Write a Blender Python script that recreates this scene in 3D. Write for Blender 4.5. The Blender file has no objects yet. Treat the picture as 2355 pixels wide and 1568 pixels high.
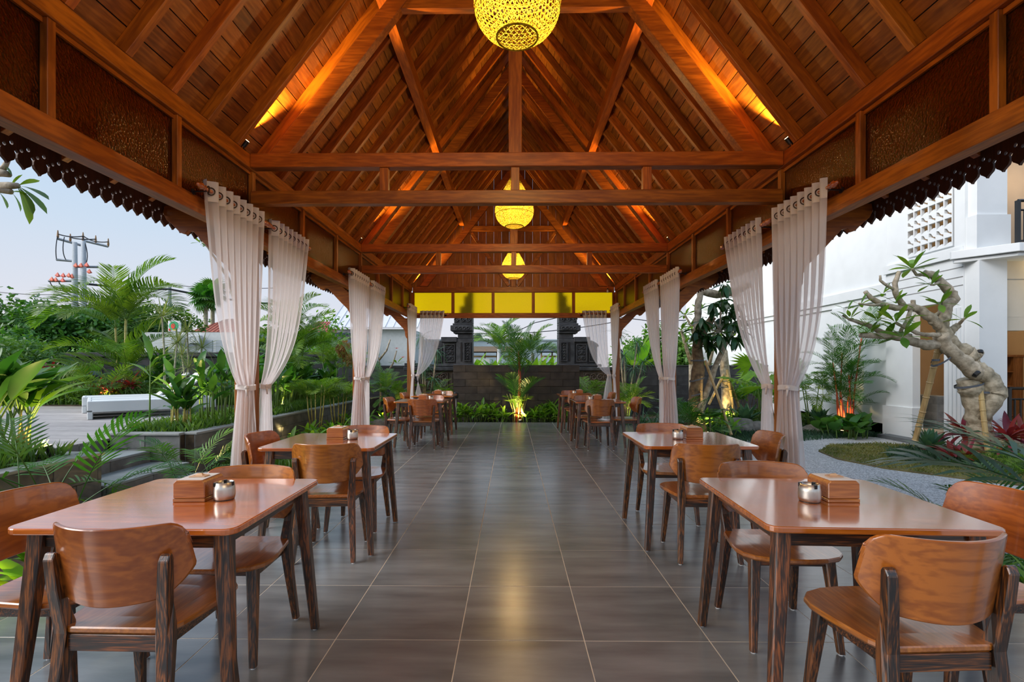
import bpy, bmesh, math, random
import numpy as np
from mathutils import Vector, Matrix, Euler
R = random.Random(7)
NR = np.random.RandomState(5)
PI = math.pi
scene = bpy.context.scene
COL = scene.collection

# ------------------------------------------------------------------ camera, world, exposure
CAMH = 1.316
cam = bpy.data.cameras.new('camera'); camo = bpy.data.objects.new('camera', cam); COL.objects.link(camo)
camo.location = (0, 0, CAMH); camo.rotation_euler = (PI/2, 0, math.radians(0.65))
cam.sensor_width = 36; cam.sensor_fit = 'HORIZONTAL'; cam.lens = 1162/2355*36
cam.shift_x = 0.00565; cam.shift_y = 0.02505; cam.clip_end = 400; cam.clip_start = .05
scene.camera = camo
scene.view_settings.view_transform = 'Standard'; scene.view_settings.look = 'None'
scene.view_settings.gamma = 1; scene.view_settings.use_curve_mapping = False
scene.view_settings.exposure = 0.0
cy = scene.cycles
cy.max_bounces = 8; cy.diffuse_bounces = 4; cy.glossy_bounces = 3; cy.transmission_bounces = 5
cy.transparent_max_bounces = 12; cy.caustics_reflective = False; cy.caustics_refractive = False
cy.sample_clamp_indirect = 3.0; cy.use_denoising = True

w = bpy.data.worlds.new('sky'); scene.world = w; w.use_nodes = True
nt = w.node_tree; nt.nodes.clear()
out = nt.nodes.new('ShaderNodeOutputWorld'); bg = nt.nodes.new('ShaderNodeBackground')
tc = nt.nodes.new('ShaderNodeTexCoord'); sp = nt.nodes.new('ShaderNodeSeparateXYZ')
rp = nt.nodes.new('ShaderNodeValToRGB')
e = rp.color_ramp.elements
e[0].position = 0.0; e[0].color = (0.84, 0.81, 0.83, 1)
e[1].position = 0.9; e[1].color = (0.42, 0.60, 0.92, 1)
a = e.new(0.10); a.color = (0.74, 0.77, 0.86, 1)
a = e.new(0.22); a.color = (0.62, 0.74, 0.89, 1)
a = e.new(0.35); a.color = (0.52, 0.70, 0.91, 1)
nz = nt.nodes.new('ShaderNodeTexNoise'); nz.inputs['Scale'].default_value = 1.6; nz.inputs['Detail'].default_value = 3
ma = nt.nodes.new('ShaderNodeMath'); ma.operation = 'MULTIPLY_ADD'; ma.inputs[1].default_value = .10; ma.inputs[2].default_value = -.05
ad = nt.nodes.new('ShaderNodeMath'); ad.operation = 'ADD'
L = nt.links.new
L(tc.outputs['Generated'], sp.inputs[0]); L(tc.outputs['Generated'], nz.inputs['Vector'])
L(nz.outputs['Fac'], ma.inputs[0]); L(ma.outputs[0], ad.inputs[0]); L(sp.outputs['Z'], ad.inputs[1])
L(ad.outputs[0], rp.inputs[0]); L(rp.outputs[0], bg.inputs['Color']); L(bg.outputs[0], out.inputs[0])
bg.inputs['Strength'].default_value = 1.0

def lamp(name, kind, loc, energy, color=(1, .75, .4), size=.05, target=None, angle=60, blend=.5):
    d = bpy.data.lights.new(name, kind); d.energy = energy; d.color = color
    o = bpy.data.objects.new(name, d); COL.objects.link(o); o.location = loc
    if kind == 'SUN': d.angle = size
    elif kind in ('POINT', 'SPOT'): d.shadow_soft_size = size
    if kind == 'SPOT': d.spot_size = math.radians(angle); d.spot_blend = blend
    if target is not None:
        o.rotation_euler = (Vector(target)-Vector(loc)).to_track_quat('-Z', 'Y').to_euler()
    return o
# afterglow of the evening sky: one broad, soft source behind and to the left of the camera
lamp('evening_sun', 'SUN', (-28, -1, 21), 4.4, (1.0, .96, .93), math.radians(50), (4, 10, 0))

# ------------------------------------------------------------------ helpers
def setp(o, label=None, cat=None, kind=None, group=None):
    if label: o['label'] = label
    if cat: o['category'] = cat
    if kind: o['kind'] = kind
    if group: o['group'] = group
    return o

def empty(name, loc=(0, 0, 0), rz=0, label=None, cat=None, kind=None, group=None):
    o = bpy.data.objects.new(name, None); COL.objects.link(o); o.location = loc; o.rotation_euler = (0, 0, rz)
    o.empty_display_size = .1
    return setp(o, label, cat, kind, group)

class MB:
    def __init__(s): s.v = []; s.f = []
    def add(s, vs, fs):
        n = len(s.v); s.v += [tuple(p) for p in vs]; s.f += [tuple(i+n for i in q) for q in fs]; return s
    def box(s, x0, x1, y0, y1, z0, z1):
        return s.add([(x0,y0,z0),(x1,y0,z0),(x1,y1,z0),(x0,y1,z0),(x0,y0,z1),(x1,y0,z1),(x1,y1,z1),(x0,y1,z1)],
                     [(0,3,2,1),(4,5,6,7),(0,1,5,4),(1,2,6,5),(2,3,7,6),(3,0,4,7)])
    def hexa(s, b, t):
        return s.add(list(b)+list(t), [(0,3,2,1),(4,5,6,7),(0,1,5,4),(1,2,6,5),(2,3,7,6),(3,0,4,7)])
    def prism(s, poly, d, axis='y', o=0):
        n = len(poly)
        if axis == 'y': A = [(p[0], o, p[1]) for p in poly]; B = [(p[0], o+d, p[1]) for p in poly]
        elif axis == 'x': A = [(o, p[0], p[1]) for p in poly]; B = [(o+d, p[0], p[1]) for p in poly]
        else: A = [(p[0], p[1], o) for p in poly]; B = [(p[0], p[1], o+d) for p in poly]
        return s.add(A+B, [tuple(range(n))[::-1], tuple(range(n, 2*n))]+[(i, (i+1) % n, n+(i+1) % n, n+i) for i in range(n)])
    def tube(s, pts, rad, n=8, cap=True):
        pts = [Vector(p) for p in pts]; rad = rad if isinstance(rad, (list, tuple)) else [rad]*len(pts)
        k0 = len(s.v); ref = None
        for i, p in enumerate(pts):
            t = (pts[min(i+1, len(pts)-1)]-pts[max(i-1, 0)]).normalized()
            if ref is None: ref = Vector((0, 0, 1)) if abs(t.z) < .9 else Vector((1, 0, 0))
            u = t.cross(ref).normalized(); ref = u.cross(t).normalized()
            for j in range(n):
                a = 2*PI*j/n; s.v.append(tuple(p+(u*math.cos(a)+ref*math.sin(a))*rad[i]))
        for i in range(len(pts)-1):
            for j in range(n):
                a = k0+i*n+j; b = k0+i*n+(j+1) % n; s.f.append((a, b, b+n, a+n))
        if cap:
            s.f.append(tuple(k0+j for j in range(n))[::-1]); s.f.append(tuple(k0+(len(pts)-1)*n+j for j in range(n)))
        return s
    def lathe(s, prof, n=24, c=(0, 0, 0)):
        k0 = len(s.v)
        for r, z in prof:
            for j in range(n):
                a = 2*PI*j/n; s.v.append((c[0]+r*math.cos(a), c[1]+r*math.sin(a), c[2]+z))
        for i in range(len(prof)-1):
            for j in range(n):
                a = k0+i*n+j; b = k0+i*n+(j+1) % n; s.f.append((a, b, b+n, a+n))
        return s
    def mesh(s, name='m', bevel=0, smooth=False, seg=1):
        me = bpy.data.meshes.new(name); me.from_pydata(s.v, [], s.f); me.update()
        bm = bmesh.new(); bm.from_mesh(me)
        bmesh.ops.recalc_face_normals(bm, faces=bm.faces)
        if bevel: bmesh.ops.bevel(bm, geom=[e for e in bm.edges if e.is_manifold and e.calc_face_angle(0) > .5], offset=bevel, segments=seg, affect='EDGES', profile=.5)
        bm.to_mesh(me); bm.free()
        if smooth: me.shade_smooth() if hasattr(me, 'shade_smooth') else None
        return me
    def build(s, name, mat, parent=None, bevel=0, smooth=False, seg=1, **kw):
        return obj(name, s.mesh(name, bevel, smooth, seg), mat, parent, **kw)

def obj(name, me, mat, parent=None, loc=None, rot=None, scale=None, label=None, cat=None, kind=None, group=None):
    if mat is not None and not me.materials: me.materials.append(mat)
    o = bpy.data.objects.new(name, me); COL.objects.link(o)
    if parent is not None: o.parent = parent
    if loc is not None: o.location = loc
    if rot is not None: o.rotation_euler = rot
    if scale is not None: o.scale = (scale,)*3 if isinstance(scale, (int, float)) else scale
    return setp(o, label, cat, kind, group)

def box(name, mat, x0, x1, y0, y1, z0, z1, parent=None, bevel=0, **kw):
    return MB().box(x0, x1, y0, y1, z0, z1).build(name, mat, parent, bevel, **kw)

def npmesh(name, V, F, mat, smooth=False):
    """V (n,3); F (m,k) with k=3 or 4"""
    me = bpy.data.meshes.new(name); n = len(V); m, k = F.shape
    me.vertices.add(n); me.vertices.foreach_set('co', np.asarray(V, dtype=np.float32).ravel())
    me.loops.add(m*k); me.loops.foreach_set('vertex_index', F.astype(np.int32).ravel())
    me.polygons.add(m); me.polygons.foreach_set('loop_start', np.arange(0, m*k, k, dtype=np.int32))
    me.polygons.foreach_set('loop_total', np.full(m, k, dtype=np.int32))
    me.update(calc_edges=True); me.validate()
    if mat is not None: me.materials.append(mat)
    if smooth: me.polygons.foreach_set('use_smooth', np.ones(m, dtype=bool))
    return me

def copy_tree(root, loc, rz, label=None, group=None, scale=None):
    def rec(o, par):
        c = o.copy(); COL.objects.link(c)
        if par is not None: c.parent = par
        for ch in KIDS.get(o.name, []): rec(ch, c)
        return c
    c = rec(root, None); c.location = loc; c.rotation_euler = (0, 0, rz)
    if scale: c.scale = (scale,)*3
    if label: c['label'] = label
    if group: c['group'] = group
    return c
KIDS = {}
def remember(root):
    for o in [root]+list(root.children_recursive): KIDS[o.name] = list(o.children)

# ------------------------------------------------------------------ materials
def newmat(name):
    m = bpy.data.materials.new(name); m.use_nodes = True; nt = m.node_tree; nt.nodes.clear()
    return m, nt, nt.nodes.new, nt.links.new

def ramp(N, stops):
    r = N('ShaderNodeValToRGB'); el = r.color_ramp.elements
    while len(el) > 1: el.remove(el[0])
    el[0].position = stops[0][0]; el[0].color = (*stops[0][1], 1)
    for p, c in stops[1:]: q = el.new(p); q.color = (*c, 1)
    return r

def coords(N, L, scale, rnd=40.):
    tc = N('ShaderNodeTexCoord'); oi = N('ShaderNodeObjectInfo'); mu = N('ShaderNodeVectorMath'); mu.operation = 'SCALE'
    cx = N('ShaderNodeCombineXYZ'); L(oi.outputs['Random'], cx.inputs[0]); L(oi.outputs['Random'], cx.inputs[1]); L(oi.outputs['Random'], cx.inputs[2])
    L(cx.outputs[0], mu.inputs[0]); mu.inputs['Scale'].default_value = rnd
    ad = N('ShaderNodeVectorMath'); ad.operation = 'ADD'; L(tc.outputs['Object'], ad.inputs[0]); L(mu.outputs[0], ad.inputs[1])
    mp = N('ShaderNodeMapping'); mp.inputs['Scale'].default_value = scale; L(ad.outputs[0], mp.inputs['Vector'])
    return mp, oi

def hsv(N, L, oi, src, vr=.3, hr=.02, seedmul=1):
    h = N('ShaderNodeHueSaturation'); L(src, h.inputs['Color'])
    m = N('ShaderNodeMath'); m.operation = 'MULTIPLY_ADD'; m.inputs[1].default_value = vr; m.inputs[2].default_value = 1-vr/2
    L(oi.outputs['Random'], m.inputs[0]); L(m.outputs[0], h.inputs['Value'])
    f = N('ShaderNodeMath'); f.operation = 'FRACT'; g = N('ShaderNodeMath'); g.operation = 'MULTIPLY'; g.inputs[1].default_value = 7.31
    L(oi.outputs['Random'], g.inputs[0]); L(g.outputs[0], f.inputs[0])
    m2 = N('ShaderNodeMath'); m2.operation = 'MULTIPLY_ADD'; m2.inputs[1].default_value = hr; m2.inputs[2].default_value = .5-hr/2
    L(f.outputs[0], m2.inputs[0]); L(m2.outputs[0], h.inputs['Hue'])
    return h

def wood(name, dark, light, axis='x', rough=.45, grain=1., rnd=40., vr=.3, coat=0., bump=.15, contrast=1., streak=None):
    m, nt, N, L = newmat(name)
    sc = {'x': (.7, 6, 6), 'y': (6, .7, 6), 'z': (6, 6, .7)}[axis]; sc = tuple(c*(grain if c > 1 else grain**.4) for c in sc)
    mp, oi = coords(N, L, sc, rnd)
    n1 = N('ShaderNodeTexNoise'); n1.inputs['Scale'].default_value = 1.1; n1.inputs['Detail'].default_value = 3; n1.inputs['Distortion'].default_value = .6
    L(mp.outputs[0], n1.inputs['Vector'])
    k = N('ShaderNodeMath'); k.operation = 'MULTIPLY'; k.inputs[1].default_value = 46; L(n1.outputs['Fac'], k.inputs[0])
    s = N('ShaderNodeMath'); s.operation = 'SINE'; L(k.outputs[0], s.inputs[0])
    n2 = N('ShaderNodeTexNoise'); n2.inputs['Scale'].default_value = 9; n2.inputs['Detail'].default_value = 4; L(mp.outputs[0], n2.inputs['Vector'])
    c1 = N('ShaderNodeMath'); c1.operation = 'MULTIPLY_ADD'; c1.inputs[1].default_value = .10*contrast; L(s.outputs[0], c1.inputs[0]); L(n2.outputs['Fac'], c1.inputs[2])
    c2 = N('ShaderNodeMath'); c2.operation = 'MULTIPLY_ADD'; c2.inputs[1].default_value = .6*contrast; L(n1.outputs['Fac'], c2.inputs[0]); L(c1.outputs[0], c2.inputs[2])
    rp = ramp(N, [(.45, dark), (.80, tuple((a+b)/2 for a, b in zip(dark, light))), (1.0, light)] if not streak else [(.60, streak), (.80, dark), (1.0, light)])
    L(c2.outputs[0], rp.inputs[0]); h = hsv(N, L, oi, rp.outputs[0], vr, .012)
    p = N('ShaderNodeBsdfPrincipled'); L(h.outputs[0], p.inputs['Base Color']); p.inputs['Roughness'].default_value = rough
    if coat: p.inputs['Coat Weight'].default_value = coat; p.inputs['Coat Roughness'].default_value = .10; p.inputs['Coat IOR'].default_value = 1.6; p.inputs['Specular IOR Level'].default_value = .8
    b = N('ShaderNodeBump'); b.inputs['Strength'].default_value = bump; b.inputs['Distance'].default_value = .004; L(c1.outputs[0], b.inputs['Height']); L(b.outputs[0], p.inputs['Normal'])
    o = N('ShaderNodeOutputMaterial'); L(p.outputs[0], o.inputs[0]); return m

def mat(name, c, rough=.6, metal=0., var=.18, scale=6., bump=0., vr=.1, spec=.5, c2=None, detail=4, bscale=None, stretch=(1, 1, 1), coat=0, hr=0.01):
    m, nt, N, L = newmat(name)
    mp, oi = coords(N, L, tuple(scale*s for s in stretch), 20)
    n = N('ShaderNodeTexNoise'); n.inputs['Scale'].default_value = 1; n.inputs['Detail'].default_value = detail; L(mp.outputs[0], n.inputs['Vector'])
    lo = tuple(x*(1-var) for x in c); hi = c2 if c2 else tuple(min(1, x*(1+var)) for x in c)
    rp = ramp(N, [(.3, lo), (.7, hi)]); L(n.outputs['Fac'], rp.inputs[0]); h = hsv(N, L, oi, rp.outputs[0], vr, hr)
    p = N('ShaderNodeBsdfPrincipled'); L(h.outputs[0], p.inputs['Base Color']); p.inputs['Roughness'].default_value = rough; p.inputs['Metallic'].default_value = metal
    p.inputs['Specular IOR Level'].default_value = spec
    if coat: p.inputs['Coat Weight'].default_value = coat; p.inputs['Coat Roughness'].default_value = .1
    if bump:
        nb = n
        if bscale:
            nb = N('ShaderNodeTexNoise'); nb.inputs['Scale'].default_value = bscale/scale; nb.inputs['Detail'].default_value = 3; L(mp.outputs[0], nb.inputs['Vector'])
        b = N('ShaderNodeBump'); b.inputs['Strength'].default_value = bump; b.inputs['Distance'].default_value = .01; L(nb.outputs['Fac'], b.inputs['Height']); L(b.outputs[0], p.inputs['Normal'])
    o = N('ShaderNodeOutputMaterial'); L(p.outputs[0], o.inputs[0]); return m

def leafmat(name, c, c2, trans=.35, rough=.4, vr=.35, hr=.03, scale=3.):
    m, nt, N, L = newmat(name)
    mp, oi = coords(N, L, (scale,)*3, 20)
    n = N('ShaderNodeTexNoise'); n.inputs['Scale'].default_value = 1; n.inputs['Detail'].default_value = 2; L(mp.outputs[0], n.inputs['Vector'])
    rp = ramp(N, [(.35, c), (.65, c2)]); L(n.outputs['Fac'], rp.inputs[0]); h = hsv(N, L, oi, rp.outputs[0], vr, hr)
    p = N('ShaderNodeBsdfPrincipled'); L(h.outputs[0], p.inputs['Base Color']); p.inputs['Roughness'].default_value = rough
    t = N('ShaderNodeBsdfTranslucent'); g = N('ShaderNodeMixRGB'); g.blend_type = 'MULTIPLY'; g.inputs[0].default_value = 1; g.inputs[2].default_value = (1.6, 1.5, .6, 1)
    L(h.outputs[0], g.inputs[1]); L(g.outputs[0], t.inputs['Color'])
    mx = N('ShaderNodeMixShader'); mx.inputs[0].default_value = trans; L(p.outputs[0], mx.inputs[1]); L(t.outputs[0], mx.inputs[2])
    o = N('ShaderNodeOutputMaterial'); L(mx.outputs[0], o.inputs[0]); return m

def emis(name, c, s):
    m, nt, N, L = newmat(name); e = N('ShaderNodeEmission'); e.inputs[0].default_value = (*c, 1); e.inputs[1].default_value = s
    o = N('ShaderNodeOutputMaterial'); L(e.outputs[0], o.inputs[0]); return m

BD, BL = (.20, .046, .004), (.47, .135, .010)
beam_x = wood('teak_beam_x', BD, BL, 'x', .42, rnd=13)
beam_y = wood('teak_beam_y', BD, BL, 'y', .42, rnd=13)
beam_z = wood('teak_beam_z', BD, BL, 'z', .42, rnd=13)
plank_m = wood('roof_plank', (.17, .045, .005), (.40, .130, .014), 'y', .5, vr=.55, rnd=60)
gable_m = wood('gable_plank', (.20, .055, .007), (.38, .115, .016), 'z', .5, vr=.4, rnd=60)
fascia_m = wood('fascia', (.05, .018, .008), (.10, .034, .014), 'z', .6, vr=.25)
post_m = wood('pillar_teak', (.20, .060, .009), (.40, .13, .020), 'z', .4)
top_m = wood('table_top', (.36, .085, .008), (.68, .20, .022), 'x', .2, grain=1.2, coat=1., bump=.012, contrast=.8)
seat_m = wood('chair_seat', (.27, .068, .008), (.52, .165, .024), 'y', .3, grain=1.6, coat=.8, bump=.02, contrast=.9)
back_m = wood('chair_back', (.22, .052, .005), (.42, .125, .014), 'x', .32, grain=1.15, coat=.5, bump=.02, contrast=1.2)
leg_m = wood('dark_leg', (.050, .018, .006), (.24, .075, .014), 'z', .38, grain=3.6, coat=.3, bump=.2, streak=(.012, .007, .004))
rail_m = wood('dark_rail', (.050, .018, .006), (.24, .075, .014), 'x', .38, grain=3.6, coat=.3, bump=.2, streak=(.012, .007, .004))
boxw_m = wood('box_teak', (.25, .07, .015), (.48, .18, .04), 'x', .3, grain=3, coat=.5, bump=.02)
tile_m = mat('floor_tile', (.142, .150, .156), .24, var=.22, scale=1.6, c2=(.215, .225, .232), spec=.9, vr=.10, bump=.03, bscale=30, stretch=(1, 5, 1), detail=7)
grout_m = mat('grout', (.62, .55, .45), .8, var=.1)
white_m = mat('napkin_white', (.78, .77, .76), .6, var=.03)
tan_m = mat('napkin_tan', (.62, .40, .25), .7, var=.08)
black_m = mat('black_metal', (.012, .012, .013), .4, var=.1)
blackp_m = mat('black_plastic', (.01, .01, .012), .35, var=.1)
steel_m = mat('brushed_steel', (.62, .58, .52), .40, metal=1, var=.12, scale=14, stretch=(1, 1, .05))
finial_m = wood('rod_finial', (.35, .07, .012), (.55, .15, .03), 'x', .2, grain=4, coat=1)
rattan_m = None
# ------------------------------------------------------------------ pavilion shell
AX = .028; W = 2.288
TA = 1.3; CA, SA = .6097, .7926
TY = [1.12, 4.33, 7.55, 11.47]           # front faces of the trusses
Y0, Y1 = -.8, 11.62

# floor
fl = empty('floor', label='dark grey stone tiled floor of the pavilion with pale joints', cat='floor', kind='structure')
FX0, FX1, FY0, FY1 = -2.72, 2.80, Y0-.6, 11.95
box('slab', grout_m, FX0, FX1, FY0, FY1, -.30, -.0012, fl)
xs = [FX0]+[-.252+.6*k for k in range(-4, 6) if FX0+.02 < -.252+.6*k < FX1-.02]+[FX1]
ys = [FY0]+[2.43+.6*k for k in range(-8, 18) if FY0+.02 < 2.43+.6*k < FY1-.02]+[FY1]
tcache = {}
for i in range(len(xs)-1):
    for j in range(len(ys)-1):
        sx, sy = round(xs[i+1]-xs[i]-.0048, 4), round(ys[j+1]-ys[j]-.0048, 4)
        if (sx, sy) not in tcache:
            tcache[(sx, sy)] = MB().box(-sx/2, sx/2, -sy/2, sy/2, -.012, 0).mesh('tile', .0008)
        obj('tile', tcache[(sx, sy)], tile_m, fl, ((xs[i]+xs[i+1])/2, (ys[j]+ys[j+1])/2, 0))

# ceiling: planks over rafters, purlins, ridge
ce = empty('ceiling', label='steep pitched teak plank ceiling carried on rows of rafters', cat='ceiling', kind='structure')
RT = .09; PT = .02
def slope_pt(side, d, n):   # d along slope up from the plate edge, n along outward normal
    x = W - d*CA + n*SA; z = 3.15 + d*SA + n*CA
    return AX+side*x, z
SL = W/CA
pitch = SL/29
rp_mesh = {}
for side in (-1, 1):
    a = math.atan(TA)
    for r in range(-1, 30):
        d0 = r*pitch
        cuts = [Y0, 1.8+R.uniform(-.9, .9)+(r % 2)*1.2, 5.6+R.uniform(-.9, .9), 9.0+R.uniform(-.8, .8), Y1]
        for q in range(4):
            mb = MB(); wdt = pitch-.007
            if d0+wdt > SL+.02: wdt = SL-d0
            pts = [(d0, RT), (d0+wdt, RT), (d0+wdt, RT+PT), (d0, RT+PT)]
            P = [slope_pt(side, *p) for p in pts]
            o = MB().prism(P, cuts[q+1]-cuts[q]-.003, 'y', cuts[q]).build('plank', plank_m, ce)
    # rafters
    rl = SL+.02
    key = side
    mb = MB().box(0, rl, -.025, .025, 0, RT)
    me = mb.mesh('rafter', .003)
    yr = -.5
    k = 0
    ylist = []
    for b0, b1, n in ((TY[0], TY[1], 8), (TY[1], TY[2], 8), (TY[2], TY[3], 9)):
        for i in range(n): ylist.append(b0+(i+.5)*(b1-b0)/n+.03)
    ylist += [-.35, .05, .45, .85, 11.4]
    for yy in ylist:
        x, z = slope_pt(side, 0, 0)
        o = obj('rafter', me, beam_x, ce, (x, yy, z))
        if side < 0: o.rotation_euler = (0, -a, 0)
        else: o.rotation_euler = (0, -a, PI)   # mirrored below
        if side > 0:
            o.matrix_basis = Matrix.Translation((x, yy, z)) @ Matrix.Rotation(PI, 4, 'Z') @ Matrix.Rotation(-a, 4, 'Y')
    # purlin
    px = 1.115
    zt = 3.15+TA*(W-px)
    P = [(AX+side*(px-.0), zt-.02), (AX+side*(px-.0), zt-.16), (AX+side*(px+.10), zt-.16), (AX+side*(px+.10), zt-.15+.02)]
    P[3] = (AX+side*(px+.10), 3.15+TA*(W-px-.10)-.002)
    P[0] = (AX+side*px, zt-.002)
    MB().prism(P, Y1-Y0-.15, 'y', Y0).build('purlin', beam_y, ce)
zr = 3.15+TA*W
box('ridge_beam', beam_y, AX-.05, AX+.05, Y0, Y1-.15, zr-.26, zr-.06, ce, .004)

# flared eaves, outer roof skin
roof_m = mat('roof_tiles', (.05, .03, .022), .8)
rf = empty('roof', label='dark tiled outer roof skin with flared eaves above the plank ceiling', cat='roof', kind='structure')
EX, EZ = 3.06, 2.76
for side in (-1, 1):
    A0 = slope_pt(side, -.08, RT+PT+.004); A1 = slope_pt(side, SL+.05, RT+PT+.004)
    B0 = slope_pt(side, -.08, RT+PT+.06); B1 = slope_pt(side, SL+.08, RT+PT+.06)
    MB().prism([A0, A1, B1, B0], Y1-Y0+.1, 'y', Y0-.05).build('roof_slope', roof_m, rf)
    x0, z0 = W+.14, 3.17
    dx, dz = EX-x0, EZ-z0
    n = 6
    for i in range(n):
        a_, b_ = i/n, (i+.97)/n
        pts = [(AX+side*(x0+dx*a_), z0+dz*a_), (AX+side*(x0+dx*b_), z0+dz*b_), (AX+side*(x0+dx*b_)+side*.008, z0+dz*b_+.02), (AX+side*(x0+dx*a_)+side*.008, z0+dz*a_+.02)]
        MB().prism(pts, Y1-Y0, 'y', Y0).build('eave_plank', plank_m, rf)
    pts = [(AX+side*x0, z0+.03), (AX+side*EX, EZ+.03), (AX+side*(EX+.02), EZ+.09), (AX+side*x0, z0+.14)]
    MB().prism(pts, Y1-Y0+.1, 'y', Y0-.05).build('eave_slope', roof_m, rf)
    me = MB().prism([(AX+side*(x0-.04), z0-.06), (AX+side*(EX-.03), EZ-.07), (AX+side*(EX-.03), EZ), (AX+side*(x0-.04), z0+.02)], .05, 'y', -.025).mesh('sprocket', .002)
    for yy in ylist: obj('eave_rafter', me, beam_x, rf, (0, yy, 0))

# carved fascia boards
def fascia_mesh():
    # half outline of one board (y, z): straight shoulders, notch, bulged tooth with a pointed tip
    w_ = .0525
    half = [(-w_, .10), (-w_, -.045), (-w_+.010, -.058), (-w_+.018, -.046), (-w_+.008, -.062), (-w_+.006, -.085), (-w_+.013, -.105), (-w_+.032, -.125), (-.008, -.135), (0, -.142)]
    half = [(-w_, .10), (-w_, -.040), (-w_+.014, -.052), (-w_+.006, -.066), (-w_+.005, -.088), (-w_+.014, -.108), (-w_+.034, -.122), (-.006, -.132), (0, -.142)]
    out_ = half+[(-y, z) for y, z in half[-2::-1]]
    bm = bmesh.new()
    es = []
    def loop(pts):
        vs = [bm.verts.new((0, y, z)) for y, z in pts]
        return [bm.edges.new((vs[i], vs[(i+1) % len(vs)])) for i in range(len(vs))]
    es += loop(out_)
    for cy_, cz_, r_ in ((-.022, -.032, .011), (.022, -.008, .0125)):
        es += loop([(cy_+r_*math.cos(a*PI/4), cz_+r_*math.sin(a*PI/4)*1.15) for a in range(8)])
    bmesh.ops.triangle_fill(bm, use_beauty=True, use_dissolve=False, edges=es)
    # drop faces inside the holes
    kill = []
    for f in bm.faces:
        c = f.calc_center_median()
        for cy_, cz_, r_ in ((-.022, -.032, .011), (.022, -.008, .0125)):
            if (c.y-cy_)**2+(c.z-cz_)**2 < (r_*.8)**2: kill.append(f); break
    bmesh.ops.delete(bm, geom=kill, context='FACES_ONLY')
    ex = bmesh.ops.extrude_face_region(bm, geom=list(bm.faces))
    bmesh.ops.translate(bm, verts=[v for v in ex['geom'] if isinstance(v, bmesh.types.BMVert)], vec=(.018, 0, 0))
    bmesh.ops.recalc_face_normals(bm, faces=bm.faces)
    me = bpy.data.meshes.new('fascia_board'); bm.to_mesh(me); bm.free(); return me
fm = fascia_mesh()
for i, side in enumerate((-1, 1)):
    t = empty('trim_%d' % (i+1), label='row of scalloped carved fascia boards along the %s eave' % ('left garden' if side < 0 else 'right garden'), cat='fascia', kind='structure')
    y = 1.2
    while y < Y1:
        obj('fascia_board', fm, fascia_m, t, (AX+side*(EX+.005)-(.018 if side < 0 else 0), y, 2.685)); y += .1065

# side walls above head height
glass, nt, N, L = newmat('amber_patterned_glass')
tc = N('ShaderNodeTexCoord'); vo = N('ShaderNodeTexVoronoi'); vo.inputs['Scale'].default_value = 70; L(tc.outputs['Object'], vo.inputs['Vector'])
bp = N('ShaderNodeBump'); bp.inputs['Strength'].default_value = .7; bp.inputs['Distance'].default_value = .004; L(vo.outputs['Distance'], bp.inputs['Height'])
rf_ = N('ShaderNodeBsdfRefraction'); rf_.inputs['Color'].default_value = (1.0, .80, .05, 1); rf_.inputs['Roughness'].default_value = .42; rf_.inputs['IOR'].default_value = 1.06; L(bp.outputs[0], rf_.inputs['Normal'])
tl = N('ShaderNodeBsdfTranslucent'); tl.inputs['Color'].default_value = (.9, .66, .03, 1)
gl = N('ShaderNodeBsdfGlossy'); gl.inputs['Color'].default_value = (1, .9, .7, 1); gl.inputs['Roughness'].default_value = .22; L(bp.outputs[0], gl.inputs['Normal'])
m1 = N('ShaderNodeMixShader'); m1.inputs[0].default_value = .07; L(rf_.outputs[0], m1.inputs[1]); L(tl.outputs[0], m1.inputs[2])
fr = N('ShaderNodeFresnel'); fr.inputs['IOR'].default_value = 1.4; L(bp.outputs[0], fr.inputs['Normal'])
m2 = N('ShaderNodeMixShader'); L(fr.outputs[0], m2.inputs[0]); L(m1.outputs[0], m2.inputs[1]); L(gl.outputs[0], m2.inputs[2])
o_ = N('ShaderNodeOutputMaterial'); L(m2.outputs[0], o_.inputs[0])

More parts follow.
